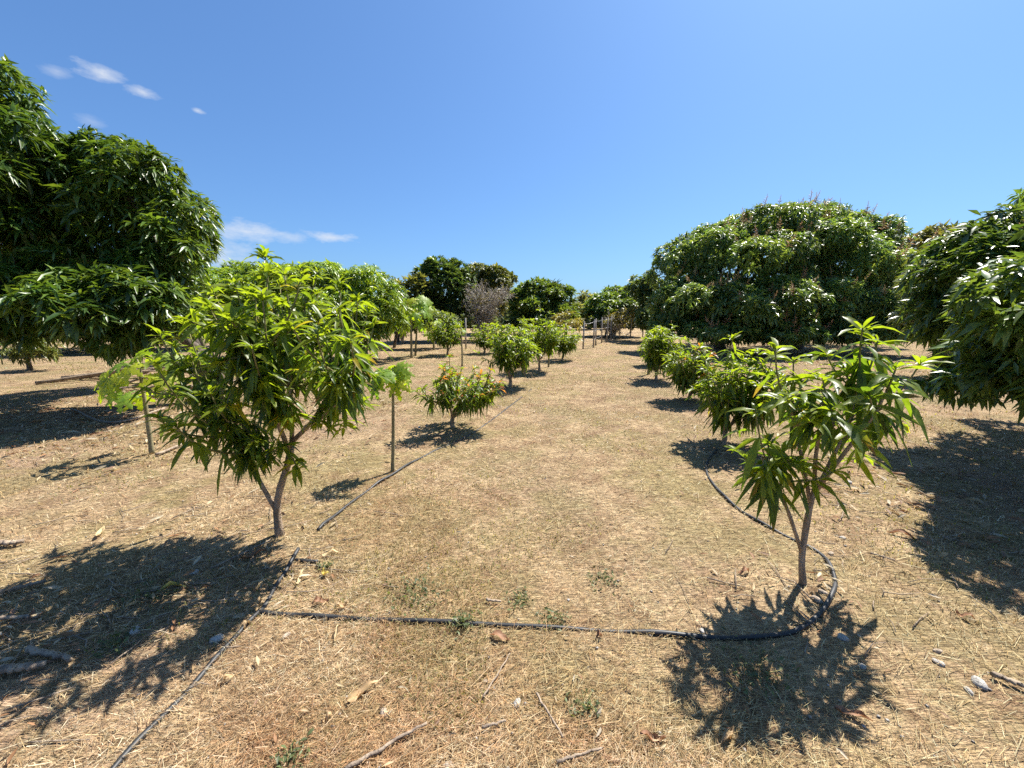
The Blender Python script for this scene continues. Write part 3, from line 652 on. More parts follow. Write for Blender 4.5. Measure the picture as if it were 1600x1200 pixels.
big_tree('background_tree', 'dark upright tree just left of the wide flowering mango', (8.2, 23.5),
         [(7.862, 23, 2.865, 0.754, 1.207), (7.661, 24, 3.032, 0.787, 0.787), (8.036, 22.5, 1.956, 0.738, 0.959), (7.546, 22, 1.25, 0.866, 0.577)],
         331, leaf=0.27, dens=12.8, wh=8, mat=M_FAR, droop=0.15, width=0.34, trunk_r=0.16, group=BG, dark=(0.0475, 0.09, 0.0316), light=(0.1188, 0.162, 0.0489), rough_=0.22)
big_tree('background_tree', 'blue-green thicket tree closing the far end behind the fence', (2.5, 48),
         [(6.199, 48, 1.447, 3.148, 1.416), (0.0, 48, 1.6, 3.934, 1.731), (11.633, 48, 1.218, 3.934, 1.259), (-7.744, 48, 1.6, 4.721, 1.731), (-15.488, 48, 1.6, 4.721, 1.889)],
         341, leaf=0.8, dens=2.2, wh=8, mat=M_FAR, trunk_r=0.3, group=BG, dark=(0.0792, 0.108, 0.0504), light=(0.1684, 0.198, 0.0719))
big_tree('background_tree', 'shadowed tree seen under the skirt of the left mango', (-17.5, 17.5),
         [(-17.878, 17, 1.329, 2.508, 1.115), (-20.904, 17, 1.329, 2.23, 1.254), (-15.972, 18, 1.6, 2.066, 1.328), (-14.407, 19, 1.6, 1.869, 1.09)],
         351, leaf=0.31, dens=10.2, wh=8, mat=M_FAR, droop=0.15, width=0.34, trunk_r=0.2, group=BG, dark=(0.0396, 0.072, 0.0201), light=(0.099, 0.144, 0.0345))
big_tree('background_tree', 'dull green tree closing the view behind the tall flowering mango', (24, 30),
         [(19.876, 28, 1.6, 4.131, 1.652), (25.297, 28, 1.6, 4.131, 1.836), (29.279, 28, 2.043, 3.213, 2.02), (15.916, 29, 1.508, 3.328, 1.426)],
         361, leaf=0.6, dens=4, wh=8, mat=M_FAR, trunk_r=0.25, group=BG, dark=(0.0396, 0.072, 0.0259), light=(0.099, 0.135, 0.0403))
big_tree('shrub', 'small round dark shrub on bare ground at the far left', (-14.072, 11.295),
         [(-13.873, 11.2, 0.551, 0.588, 0.367), (-14.165, 11.2, 0.478, 0.367, 0.294), (-13.513, 11.2, 0.514, 0.33, 0.294)],
         371, leaf=0.14, dens=34, wh=8, trunk_r=0.05, cat='shrub', dark=(0.0594, 0.09, 0.023), light=(0.1684, 0.18, 0.0431))
big_tree('shrub', 'olive scrubby bush beside the fence line under the dark tree', (10.026, 33.303),
         [(7.369, 24, 1.371, 1.023, 0.551), (7.819, 23, 1.16, 0.754, 0.452), (6.663, 24.5, 1.132, 0.723, 0.402)],
         381, leaf=0.25, dens=9, wh=8, mat=M_FAR, trunk_r=0.06, cat='shrub', upright=0.4, dark=(0.1188, 0.117, 0.0431), light=(0.2574, 0.234, 0.0791), rough_=0.3)
big_tree('shrub', 'yellowish shrub behind the last young mango of left row', (4.319, 31.203),
         [(2.786, 21, 1.266, 0.62, 0.448), (3.233, 21, 1.064, 0.482, 0.344)],
         391, leaf=0.25, dens=9, wh=8, mat=M_FAR, trunk_r=0.06, cat='shrub', dark=(0.1584, 0.153, 0.0431), light=(0.297, 0.288, 0.0862), rough_=0.25)
big_tree('shrub', 'leafy shrub between the far papaya and the darkest tree', (-5.6, 18.5),
         [(-4.077, 18, 1.313, 0.885, 0.531), (-4.668, 18, 1.141, 0.708, 0.472), (-3.294, 18.5, 1.246, 0.667, 0.425)],
         395, leaf=0.2, dens=17.0, wh=8, mat=M_FAR, droop=0.15, width=0.34, trunk_r=0.06, cat='shrub', upright=0.2, dark=(0.0694, 0.108, 0.0359), light=(0.198, 0.252, 0.0719), rough_=0.25)

for k, (lab, base, lob) in enumerate([
    ('low dull hedge bush below the darkest tree', (-4.0, 22.6), [(-3.646, 22.5, 1.062, 1.107, 0.443), (-4.741, 22.5, 1.026, 0.885, 0.406)]),
    ('low hedge bush below the leafy mid-green far tree', (2.2, 24.5), [(1.985, 24.5, 0.975, 1.366, 0.442), (0.596, 24.5, 0.935, 0.964, 0.402)]),
    ('dusty hedge bush below the grey leafless bush', (-1.0, 24.6), [(-1.191, 24.5, 0.975, 1.205, 0.442), (-2.581, 24.5, 0.975, 0.803, 0.402)]),
    ('low green bush behind the wire fence below the round tree', (6.4, 27), [(6.342, 27, 0.997, 1.328, 0.398), (8.091, 27, 0.997, 1.151, 0.398)]),
    ('leafy hedge bush behind the taller papaya', (-6.8, 19), [(-6.162, 19, 1.054, 1.059, 0.498), (-7.395, 19, 1.054, 0.934, 0.498)])]):
    big_tree('shrub', lab, base, lob, 1100 + k, leaf=0.26, dens=11, wh=8, mat=M_FAR, droop=0.15, width=0.34, trunk_r=0.05, cat='shrub', upright=0.15, dark=(0.05, 0.08, 0.028), light=(0.15, 0.19, 0.055), rough_=0.25, boughs=5, clear=0.1)

# grey leafless bushes
def twiggy(label, base, w, h, seed, n=420, leafy=0.0, col=(0.3, 0.26, 0.22)):
    rng = np.random.default_rng(seed); b = np.array([base[0], base[1], gz(*base) - 0.05])
    root = empty('leafless_bush', b, label, 'bush')
    stems = []
    for i in range(9):
        a = rng.uniform(0, 6.28); d = np.array([math.cos(a) * w * rng.uniform(.2, .7), math.sin(a) * w * rng.uniform(.2, .7), h * rng.uniform(.6, .85)])
        p = bez((0, 0, 0), d * np.array([.3, .3, .6]), d, 10); m = Mesh(); tube(m, p, np.linspace(0.05, 0.018, 10), 5); m.build('stem', M_TWIG, root); stems.append(p)
    m = Mesh(); P, D, L, C = [], [], [], []
    ends = []
    for i in range(n):
        p = stems[rng.integers(9)]; q = p[rng.integers(3, 10)]
        d = norm(rng.normal(size=3) + np.array([0, 0, 0.55])); l = rng.uniform(.25, .6) * w * 0.75
        e = q + d * l; tube(m, bez(q, q + d * l * .5 + rng.normal(0, .05, 3), e, 4), np.linspace(0.014, 0.006, 4), 3, cap=False); ends.append((q, e))
    for i in range(n * 5):
        q, e = ends[rng.integers(len(ends))]; s = q + (e - q) * rng.uniform(.3, 1); d = norm(rng.normal(size=3) + np.array([0, 0, .3])) * rng.uniform(.15, .35)
        tube(m, [s, s + d * .5 + rng.normal(0, .03, 3), s + d], [0.008, .006, .004], 3, cap=False)
        if rng.random() < leafy:
            P.append(s + d); D.append(rng.normal(size=3)); L.append(rng.uniform(.12, .22)); C.append(np.array((.11, .105, .05)) * rng.uniform(.6, 1.3))
    tag(m.build('twigs', M_TWIG, root), kind='stuff')
    if P:
        m = Mesh(); leaves(m, np.array(P), np.array(D), np.array(L), np.array(L) * .4, .1, np.array(C), 2, .2, rng, .8); tag(m.build('sparse_leaves', M_FAR, root), kind='stuff')
twiggy('large grey leafless bush in front of the olive dome-shaped tree', (-1.7, 23), 1.9, 3.4, 401, 420, 0.5)
twiggy('brownish half-bare bush left of the darkest tree', (-5.9, 21), 0.95, 2.3, 402, 200, 0.7)
twiggy('thin tangled dead bush behind the fence wires', (6.6, 25.5), 1.3, 1.5, 403, 160, 0.3)

# ------------------------------------------------------------------ papaya plants
def papaya_blade(seed, col):
    rng = np.random.default_rng(seed); m = Mesh()
    prof = [(0.0, 0.03), (0.2, 0.10), (0.38, 0.20), (0.42, 0.13), (0.5, 0.09), (0.6, 0.19), (0.65, 0.12), (0.72, 0.06), (0.82, 0.11), (0.9, 0.06), (1.0, 0.0)]
    t = np.array([a for a, b in prof]); w = np.array([b for a, b in prof])
    for k, ang in enumerate((-140, -92, -45, 0, 45, 92, 140)):
        a = R(ang + rng.normal(0, 4)); r = (0.55, 0.75, 0.92, 1.0, 0.92, 0.75, 0.55)[k] * rng.uniform(0.9, 1.08)
        d = np.array([math.cos(a), math.sin(a), 0]); s = np.array([-d[1], d[0], 0])
        fr = 1.35 * r
        z = lambda rr: -0.32 * rr ** 2 + 0.02 * k % 0.03
        c = d[None] * (t * r)[:, None]; c[:, 2] = -0.34 * (t * r) ** 2
        e1 = c - s * (w * fr)[:, None] - d * (0.05 * w)[:, None]; e2 = c + s * (w * fr)[:, None]
        e1[:, 2] += 0.3 * w - 0.012 * k; e2[:, 2] += 0.3 * w - 0.012 * k
        v = np.stack([e1, c, e2], 1).reshape(-1, 3); q = []
        for i in range(len(t) - 1):
            b = i * 3; q += [(b, b + 1, b + 4, b + 3), (b + 1, b + 2, b + 5, b + 4)]
        m.add(v, q, None, np.array(col) * rng.uniform(0.85, 1.15))
    return m.mesh('leaf', M_PAPAYA)
PAP = [papaya_blade(i, c) for i, c in enumerate([(0.33, 0.41, 0.03), (0.27, 0.37, 0.035), (0.39, 0.44, 0.03), (0.21, 0.33, 0.04)])]
def papaya(label, base, h, spread, size, n, seed, lean=(0, 0), r=0.028, low=0.45, bias=None):
    rng = np.random.default_rng(seed); b = np.array([base[0], base[1], gz(*base) - 0.03])
    root = empty('papaya_plant', b, label, 'papaya plant', 'papaya plants beside the left row')
    p = spline([(0, 0, 0), (lean[0] * .3 + .01, 0, h * .4), (lean[0] * .8, lean[1] * .7, h * .8), (lean[0], lean[1], h)], 16)
    rr = np.linspace(r, r * .5, 16) * (1 + 0.06 * np.sin(np.arange(16) * 2.1))
    m = Mesh(); tube(m, p, rr, 8, None, .05, rng); m.build('stem', M_PAPBARK, root)
    for i in range(n):
        t = 1 - (1 - low) * (i / n) ** 1.3; s = p[min(15, int(t * 15))]
        a = i * 2.4 + rng.normal(0, .3) if bias is None else bias[i % len(bias)] + rng.normal(0, .15)
        l = spread * rng.uniform(.7, 1.15) * (0.6 + .4 * (i / n)); rise = 0.45 - 0.6 * i / n
        e = s + np.array([math.cos(a) * l, math.sin(a) * l, rise * l])
        lf = bpy.data.objects.new('leaf', PAP[rng.integers(4)]); COL.objects.link(lf); lf.parent = root
        lf.location = e; sc = size * rng.uniform(.75, 1.1); lf.scale = (sc,) * 3
        lf.rotation_euler = (rng.normal(0, .2) + 0.65 * math.cos(a), R(26) + 0.4 * i / n + rng.normal(0, .15), a)
        mm = Mesh(); tube(mm, bez(s, s + (e - s) * .55 + (0, 0, .05 * l), e, 6), np.linspace(.007, .005, 6) * (size / .2), 5); mm.build('leaf_stalk', M_SHOOT, root)
papaya('papaya plant with broad lime leaves on a bare stem, far left', (-4.218, 4.355), 1.08, 0.31, 0.27, 10, 501, lean=(0.03, 0), r=0.026, low=0.5, bias=[2.4, 0.6, 3.6, 5.3, 3.0, 4.2, 0.1, 3.5, 4.6])
papaya('slender papaya plant with a bare leaning stem beside the pipe', (-1.241, 3.825), 1.1, 0.17, 0.165, 13, 502, lean=(0.07, -0.02), r=0.02, low=0.8)
papaya('taller papaya plant behind the slender one, with drooping lime leaves', (-3.646, 14.108), 2.0, 0.6, 0.42, 13, 503, lean=(0.05, 0), r=0.045, low=0.6)
papaya('papaya plant with leafy stem just right of the taller papaya', (-3.664, 14.752), 1.9, 0.55, 0.36, 14, 504, lean=(0.2, 0), r=0.04, low=0.35)
papaya('small papaya plant at the far left end of the back row', (-3.42, 17.086), 1.2, 0.4, 0.3, 8, 505, r=0.05, low=0.7)
papaya('papaya sapling with bare top beneath the third young mango', (0.332, 9.995), 1.1, 0.12, 0.12, 4, 506, r=0.03, low=0.8)
papaya('papaya sapling beside the far young mangoes of left row', (1.117, 11.853), 1.1, 0.14, 0.14, 4, 507, r=0.03, low=0.8)
papaya('leafless papaya sapling left of the pinkish young mango', (-1.546, 12.001), 1.1, 0.14, 0.12, 3, 508, r=0.028, low=0.85)
papaya('papaya sapling under the tall young mango of the right row', (3.607, 10.209), 1.0, 0.14, 0.14, 4, 509, r=0.035, low=0.8)

# ------------------------------------------------------------------ fence
def fence(label, posts, wires, seed):
    rng = np.random.default_rng(seed); b = np.array([posts[0][0], posts[0][1], gz(posts[0][0], posts[0][1])])
    root = empty('wire_fence', b, label, 'fence')
    tops = []
    for (x, y, h) in posts:
        z = gz(x, y); m = Mesh(); q = np.array([x, y, z]) - b; tilt = rng.normal(0, .02, 2)
        tube(m, [q - (0, 0, .1), q + (tilt[0] * .5, tilt[1] * .5, h * .5), q + (tilt[0], tilt[1], h)], [.04, .036, .034], 8, None, .06, rng); m.build('post', M_POST, root)
        tops.append((q, h))
    for f in wires:
        pts = []
        for i in range(len(tops) - 1):
            a = tops[i][0] + (0, .055, tops[i][1] * f); c = tops[i + 1][0] + (0, .055, tops[i + 1][1] * f)
            for t in np.linspace(0, 1, 6)[:-1]: pts.append(a + (c - a) * t - np.array([0, 0, .05 * 4 * t * (1 - t)]))
        pts.append(tops[-1][0] + (0, .055, tops[-1][1] * f))
        m = Mesh(); tube(m, pts, .007, 4); m.build('wire', M_WIRE, root)
def FP(base, h): return (base[0], base[1], h)
fence('grey timber post and wire fence across the far end of rows',
      [FP((3.223, 17.707), 1.25), FP((3.824, 18.373), 1.32), FP((4.26, 19.866), 1.35), FP((4.948, 21.619), 1.4), FP((5.347, 22.106), 1.42), FP((5.961, 23.705), 1.4), FP((6.828, 24.905), 1.3), FP((7.712, 25.551), 1.3), FP((8.504, 25.551), 1.35), FP((8.942, 26.231), 1.35)], (0.3, 0.6, 0.92), 601)
fence('pale lone fence post between two young mangoes at left',
      [FP((-2.128, 18.034), 1.4)], (), 602)

# ------------------------------------------------------------------ irrigation pipes
def pipe(label, pts, r, n, lift=None, name='irrigation_pipe'):
    p = spline([(a[0], a[1], 0) for a in pts], n); z = ground_z(p[:, 0], p[:, 1]) + r * 0.75
    if lift is not None: z = z + np.interp(np.linspace(0, 1, n), *lift)
    p[:, 2] = z
    rng = np.random.default_rng(int(abs(p[0, 0] * 1000)) + n)
    p[:, 2] += 0.004 * np.sin(np.linspace(0, n * .5, n)) - 0.012 * np.clip(noise(p[:, :2] + 3, 4.0), 0, 1); p[:, :2] += 0.006 * np.stack([noise(p[:, :2], 5.0), noise(p[:, :2] + 9, 5.0)], 1)
    b = np.array([p[0, 0], p[0, 1], gz(p[0, 0], p[0, 1])])
    m = Mesh(); tube(m, p - b, r, 10)
    o = m.build(name, M_PIPE, None, b)
    return tag(o, label, 'pipe', 'black irrigation pipes')
pipe('black irrigation pipe running from the bottom left to the junction', [(-1.409, 1.055), (-1.423, 1.139), (-1.402, 1.449), (-1.398, 1.727), (-1.386, 1.926), (-1.422, 2.14), (-1.436, 2.385)], 0.0125, 70, ([0, .75, .9, 1], [0, 0, 0.012, 0.05]))
pipe('black irrigation pipe lying along the left row past the slender papaya', [(-1.454, 2.675), (-1.416, 2.962), (-1.33, 3.376), (-1.213, 3.71), (-1.07, 4.131), (-0.864, 4.58), (-0.568, 5.129), (0.0, 6.808), (0.413, 8.252)], 0.0125, 90, ([0, .03, .4, .6, 1], [0.0, 0.012, 0.006, -0.006, -0.014]))
pipe('long black cross pipe curving round the sparse young mango', [(-1.381, 1.879), (-1.253, 1.869), (-0.82, 1.829), (-0.337, 1.798), (0.166, 1.772), (0.656, 1.743), (1.062, 1.707), (1.341, 1.715), (1.569, 1.789), (1.827, 1.976), (1.971, 2.14), (2.062, 2.363), (1.998, 2.526), (1.921, 2.765), (1.887, 3.151), (1.953, 3.617), (2.137, 4.055), (2.454, 4.465)], 0.0125, 170)
pipe('short black pipe stub lying beside the junction', [(-1.431, 2.336), (-1.348, 2.322), (-1.28, 2.329)], 0.012, 8, None, 'pipe_stub')

# ------------------------------------------------------------------ stones
def rock(label, base, w, seed, mat=None, flat=0.55):
    w *= 0.62
    rng = np.random.default_rng(seed); n1, n2 = 7, 10; v = []
    off = rng.uniform(0, 20, 3)
    for i in range(n1 + 1):
        for j in range(n2):
            a = PI * i / n1; c = 2 * PI * j / n2; v.append((math.sin(a) * math.cos(c), math.sin(a) * math.sin(c), math.cos(a)))
    v = np.array(v); v = v * (1 + .22 * noise(v + off, 1.6)[:, None] + .10 * noise(v + off, 3.5)[:, None])
    v *= np.array([w * .5, w * .5 * rng.uniform(.6, .85), w * .5 * flat])
    a = rng.uniform(0, 3.1); v[:, :2] = v[:, :2] @ np.array([[math.cos(a), -math.sin(a)], [math.sin(a), math.cos(a)]])
    q = [(i * n2 + j, i * n2 + n2 + j, i * n2 + n2 + (j + 1) % n2, i * n2 + (j + 1) % n2) for i in range(n1) for j in range(n2)]
    m = Mesh(); m.add(v, q); z = gz(*base) + w * .5 * flat * .35
    tag(m.build('stone', mat or M_ROCK, None, (base[0], base[1], z)), label, 'stone', 'stones lying in the dry grass')
for k, (lab, b, w, mat) in enumerate([
    ('smooth pale grey stone beside the pipe in the left shade', (-1.475, 1.699), 0.10, M_ROCK), ('small pale stone in the shade below the large young mango', (-2.005, 2.212), 0.08, M_ROCK),
    ('thin white stone in the middle of the left shade', (-1.93, 1.739), 0.10, M_ROCK), ('tan stone right of the pipe junction', (-1.143, 1.719), 0.075, M_ROCKB),
    ('flat tan stone left of the grey stone near bottom middle', (-0.523, 1.332), 0.065, M_ROCKB), ('greyish stone near the bottom middle among straw', (0.021, 1.369), 0.08, M_ROCK),
    ('round brown stone between two straw stems, bottom middle', (-0.114, 1.473), 0.055, M_ROCKB), ('brown stone at the foot of the sparse young mango', (1.697, 1.926), 0.10, M_ROCKB),
    ('larger tan stone touching the sparse young mango trunk', (1.772, 1.976), 0.09, M_ROCKB), ('stone by the pipe bend right of the sparse young mango', (2.142, 2.377), 0.075, M_ROCKB),
    ('white stone behind the pipe bend at right', (2.383, 2.574), 0.075, M_ROCK), ('pale pointed stone just below the pipe loop', (1.651, 1.691), 0.09, M_ROCK),
    ('large white stone at the lower right', (2.03, 1.44), 0.10, M_ROCK), ('small white stone left of the large one at lower right', (1.952, 1.411), 0.06, M_ROCK),
    ('flat white stone chip above the large white stone', (1.969, 1.544), 0.07, M_ROCK), ('small grey stone above the flat white chip', (2.029, 1.606), 0.06, M_ROCKB),
    ('grey stone in the right foreground beside the tree shadow', (1.611, 1.537), 0.06, M_ROCK), ('pale stone in the shadow of the sparse mango near the pipe', (0.979, 1.756), 0.05, M_ROCK),
    ('tiny white stone left of the shadow along the cross pipe', (0.322, 1.976), 0.035, M_ROCK), ('pale stone half buried at the bottom edge', (-0.23, 1.139), 0.07, M_ROCKB),
    ('white stone among leaves by the low young mango', (-1.347, 5.47), 0.09, M_ROCK), ('round stone right of the second right-row mango', (3.252, 3.543), 0.12, M_ROCK)]):
    rock(lab, b, w, 700 + k, mat)

# ------------------------------------------------------------------ fallen leaves and sticks that stand out
def fallen_leaf(label, a, b, w, col, seed, curl=0.6):
    w *= 0.72; a = np.array(a); b = np.array(b); a, b = a + (b - a) * 0.1, b - (b - a) * 0.1
    rng = np.random.default_rng(seed); n = 9; t = np.linspace(0, 1, n)
    a = np.array(a); b = np.array(b); d = norm(b - a); s = np.array([-d[1], d[0]]); v = []
    prof = np.sin(np.clip(t, 0.02, 0.99) * PI) ** 0.7
    bend = rng.normal(0, .12) * np.linalg.norm(b - a)
    for i in range(n):
        c = a + (b - a) * t[i] + s * bend * math.sin(t[i] * PI); z0 = gz(c[0], c[1]) + 0.022 + 0.02 * curl * math.sin(t[i] * 7 + seed)
        for j, f in enumerate((-1, -.5, 0, .5, 1)):
            q = c + s * f * w * .5 * prof[i] * (1 - .3 * curl * abs(f)); v.append((q[0], q[1], z0 + curl * w * .5 * prof[i] * f * f + .006 * rng.normal()))
    v = np.array(v); o = v.mean(0); o[2] = gz(o[0], o[1])
    q = [(i * 5 + j, i * 5 + j + 1, i * 5 + j + 6, i * 5 + j + 5) for i in range(n - 1) for j in range(4)]
    m = Mesh(); m.add(v - o, q, None, np.array(col) * 1.0)
    tag(m.build('fallen_leaf', M_DRYLEAF, None, o), label, 'leaf', 'large dry mango leaves on the ground')
TAN, RUST, GOLD, PALE = (0.48, 0.33, 0.18), (0.30, 0.16, 0.09), (0.55, 0.42, 0.10), (0.60, 0.46, 0.26)
for k, (lab, a, b, w, c) in enumerate([
    ('long twisted tan leaf near the bottom middle', (-0.692, 1.342), (-0.573, 1.461), .05, TAN), ('tan leaf in straw left of the twisted one', (-0.76, 1.281), (-0.717, 1.311), .04, TAN),
    ('orange dry leaf right of the bottom left pipe', (-1.299, 1.443), (-1.235, 1.492), .04, TAN), ('curled rust leaf just below the cross pipe', (-0.124, 1.727), (0.0, 1.68), .06, RUST),
    ('rust leaf curled above the cross pipe near the junction', (-1.126, 1.926), (-1.027, 1.961), .05, RUST), ('arched brown leaf beside the curled rust one above the pipe', (-0.979, 1.902), (-0.906, 1.931), .05, TAN),
    ('long rust leaf lying in the lower right sun', (1.294, 1.332), (1.426, 1.262), .05, RUST), ('rust red leaf above the white stones at right', (2.365, 1.842), (2.42, 1.781), .045, RUST),
    ('brown leaf above the shadow of the sparse mango', (1.388, 2.169), (1.486, 2.187), .045, RUST), ('rust leaf at the edge of the right-hand shade', (2.757, 2.658), (2.906, 2.526), .05, RUST),
    ('pale tan leaf near the bottom right centre', (0.783, 1.204), (0.875, 1.274), .04, TAN), ('brown leaf in the bottom right straw', (0.482, 1.243), (0.596, 1.22), .035, RUST),
    ('golden leaf next to the pipe stub', (-1.207, 2.231), (-1.132, 2.181), .045, GOLD), ('pale leaf pair left of the golden leaf', (-1.284, 2.066), (-1.324, 2.243), .035, PALE),
    ('pale curled leaf above the pipe stub', (-1.29, 2.377), (-1.178, 2.435), .04, PALE), ('tan leaf crossing the shade behind the grey stone', (-1.379, 1.747), (-1.376, 1.802), .04, TAN),
    ('yellowing leaf in the middle of the left shade', (-2.07, 2.023), (-1.949, 2.128), .045, GOLD), ('brown leaf leaning at the pipe junction', (-1.378, 1.847), (-1.432, 1.976), .05, TAN),
    ('upright pale leaf at left on sunlit straw', (-2.977, 2.55), (-3.068, 2.711), .06, PALE), ('tan leaf at the foot of the large young mango trunk', (-1.793, 2.295), (-1.661, 2.42), .05, RUST),
    ('pale leaf below the cross pipe near its left end', (-0.869, 1.649), (-0.895, 1.789), .025, PALE), ('small rust leaf right of the green tuft on the pipe', (0.416, 1.695), (0.458, 1.711), .04, RUST)]):
    fallen_leaf(lab, a, b, w, c, 800 + k)

def stick(label, pts, r, seed, name='stick', cat='stick'):
    rng = np.random.default_rng(seed); p = spline([(a[0], a[1], 0) for a in pts], 16) if len(pts) > 2 else np.array([(pts[0][0] + (pts[1][0] - pts[0][0]) * t, pts[0][1] + (pts[1][1] - pts[0][1]) * t, 0) for t in np.linspace(0, 1, 16)])
    p[:, :2] += rng.normal(0, r * .35, (16, 2)); p[:, 2] = ground_z(p[:, 0], p[:, 1]) + r + .012; b = p[0].copy(); b[2] = gz(b[0], b[1])
    m = Mesh(); tube(m, p - b, np.linspace(r, r * .65, 16), 7, None, .1, rng); tag(m.build(name, M_STICK, None, b), label, cat, 'sticks and dead branches on the ground')
for k, (lab, pts, r) in enumerate([
    ('curved grey-brown stick at the bottom, left of centre', [(-0.591, 1.121), (-0.458, 1.204), (-0.341, 1.279)], .008), ('thin pale straw stem leaning right near bottom middle', [(-0.122, 1.391), (-0.009, 1.606)], .004),
    ('pale straw stem slanting down right near bottom middle', [(0.104, 1.405), (0.196, 1.227)], .005), ('thin stick at the bottom right of centre', [(0.161, 1.141), (0.335, 1.193)], .006),
    ('thick dark stick at the left edge above the shade', [(-3.583, 2.488), (-3.455, 2.511)], .02), ('dark stick crossing the upper left of the shade', [(-2.956, 2.002), (-2.812, 2.099)], .014),
    ('grey branch in the left shade', [(-2.307, 1.606), (-2.04, 1.544)], .016), ('dark branch at the left edge low in the shade', [(-2.282, 1.479), (-2.112, 1.517)], .02),
    ('brown stick at the left edge inside the shade', [(-2.698, 1.802), (-2.517, 1.82)], .012), ('long thin stick across the left shade', [(-1.91, 2.231), (-1.703, 2.526)], .008),
    ('dark twig in the shade beside the white stones at right', [(2.118, 1.473), (2.2, 1.405)], .012), ('thin dark twig on sunlit grass left of the right-hand shade', [(2.387, 2.363), (2.48, 2.282)], .006),
    ('small dark stick just above the cross pipe', [(-0.145, 1.951), (-0.065, 1.941)], .008), ('thin twig below the rust leaf at bottom middle', [(-0.113, 1.267), (-0.025, 1.291)], .006),
    ('long bleached branch lying by the left papaya', [(-5.875, 6.43), (-5.908, 5.57), (-7.479, 6.43)], .02), ('thin dark branch at the base of left papaya', [(-4.065, 4.251), (-4.065, 4.75)], .018)]):
    stick(lab, pts, r, 900 + k)
# heap of cut branches under the left mango
def brush_pile(label, c, n, l, seed):
    rng = np.random.default_rng(seed); b = np.array([c[0], c[1], gz(*c)]); root = empty('brush_pile', b, label, 'branches')
    for i in range(n):
        a = rng.normal(0.1, .5); q = rng.normal(0, .3, 2) * np.array([1.6, .6]); d = np.array([math.cos(a), math.sin(a), 0]) * l * rng.uniform(.4, 1)
        p0 = np.array([q[0], q[1], .03 + .05 * i / n]) - d * .5; m = Mesh(); tube(m, spline([p0, p0 + d * .5 + (0, 0, rng.uniform(.05, .22)), p0 + d + (0, 0, rng.uniform(0, .3))], 8), np.linspace(.045, .014, 8) * rng.uniform(.5, 1.1), 6, None, .12, rng); m.build('branch', M_STICK, root)
brush_pile('heap of cut branches on the ground behind the left papaya', (-9.917, 9.789), 12, 2.2, 951)
brush_pile('pale cut branches heaped behind the large young mango', (-7.063, 7.972), 8, 1.8, 952)

# ------------------------------------------------------------------ weeds that stand out
def weed(label, c, r, h, n, seed):
    h *= 0.6; r *= 1.25
    rng = np.random.default_rng(seed); b = np.array([c[0], c[1], gz(*c)]); m = Mesh()
    P = np.stack([rng.normal(0, r * .5, n), rng.normal(0, r * .5, n), rng.uniform(0, h, n)], 1); a = rng.uniform(0, 6.28, n); e = rng.uniform(-.2, 1.1, n)
    D = np.stack([np.cos(a) * np.cos(e), np.sin(a) * np.cos(e), np.sin(e)], 1); L = rng.uniform(.012, .032, n)
    leaves(m, P, D, L, L * .45, .2, np.array((.115, .15, .06)) * rng.uniform(.6, 1.3, (n, 1)), 2, .3, rng, .5)
    root = empty('weed', b, label, 'weed', 'green weeds in the dry grass')
    tag(m.build('foliage', M_WEED, root), kind='stuff')
    m = Mesh()
    for i in range(7):
        q = rng.normal(0, r * .4, 2); tube(m, [(0, 0, -.01), (q[0] * .6, q[1] * .6, h * .5), (q[0], q[1], h)], [.003, .0025, .0015], 4)
    m.build('stems', M_SHOOT, root)
for k, (lab, c, r, h, n) in enumerate([
    ('bushy green tuft growing over the cross pipe', (-0.255, 1.789), .055, .10, 130), ('spread of green weeds above the cross pipe', (-0.561, 2.028), .14, .05, 200), ('green weed near the bottom right of centre', (0.301, 1.364), .07, .04, 80),
    ('green tuft at the bottom left corner of the centre', (-0.804, 1.155), .06, .06, 90), ('low green weed above the middle of the cross pipe', (0.037, 1.976), .06, .04, 70), ('green weed patch above the pipe right of centre', (0.222, 1.833), .07, .04, 80),
    ('green weed in the left shade near the stones', (-2.097, 2.012), .12, .05, 160), ('grassy tuft in the left shade', (-1.938, 1.649), .08, .07, 110), ('green weeds in the shadow of the sparse mango', (1.132, 1.511), .14, .05, 170),
    ('green weed on the grass right of the centre', (0.568, 2.14), .09, .04, 90), ('green patch by the pipe stub', (-1.211, 2.282), .04, .04, 50)]):
    weed(lab, c, r, h, n, 1000 + k)

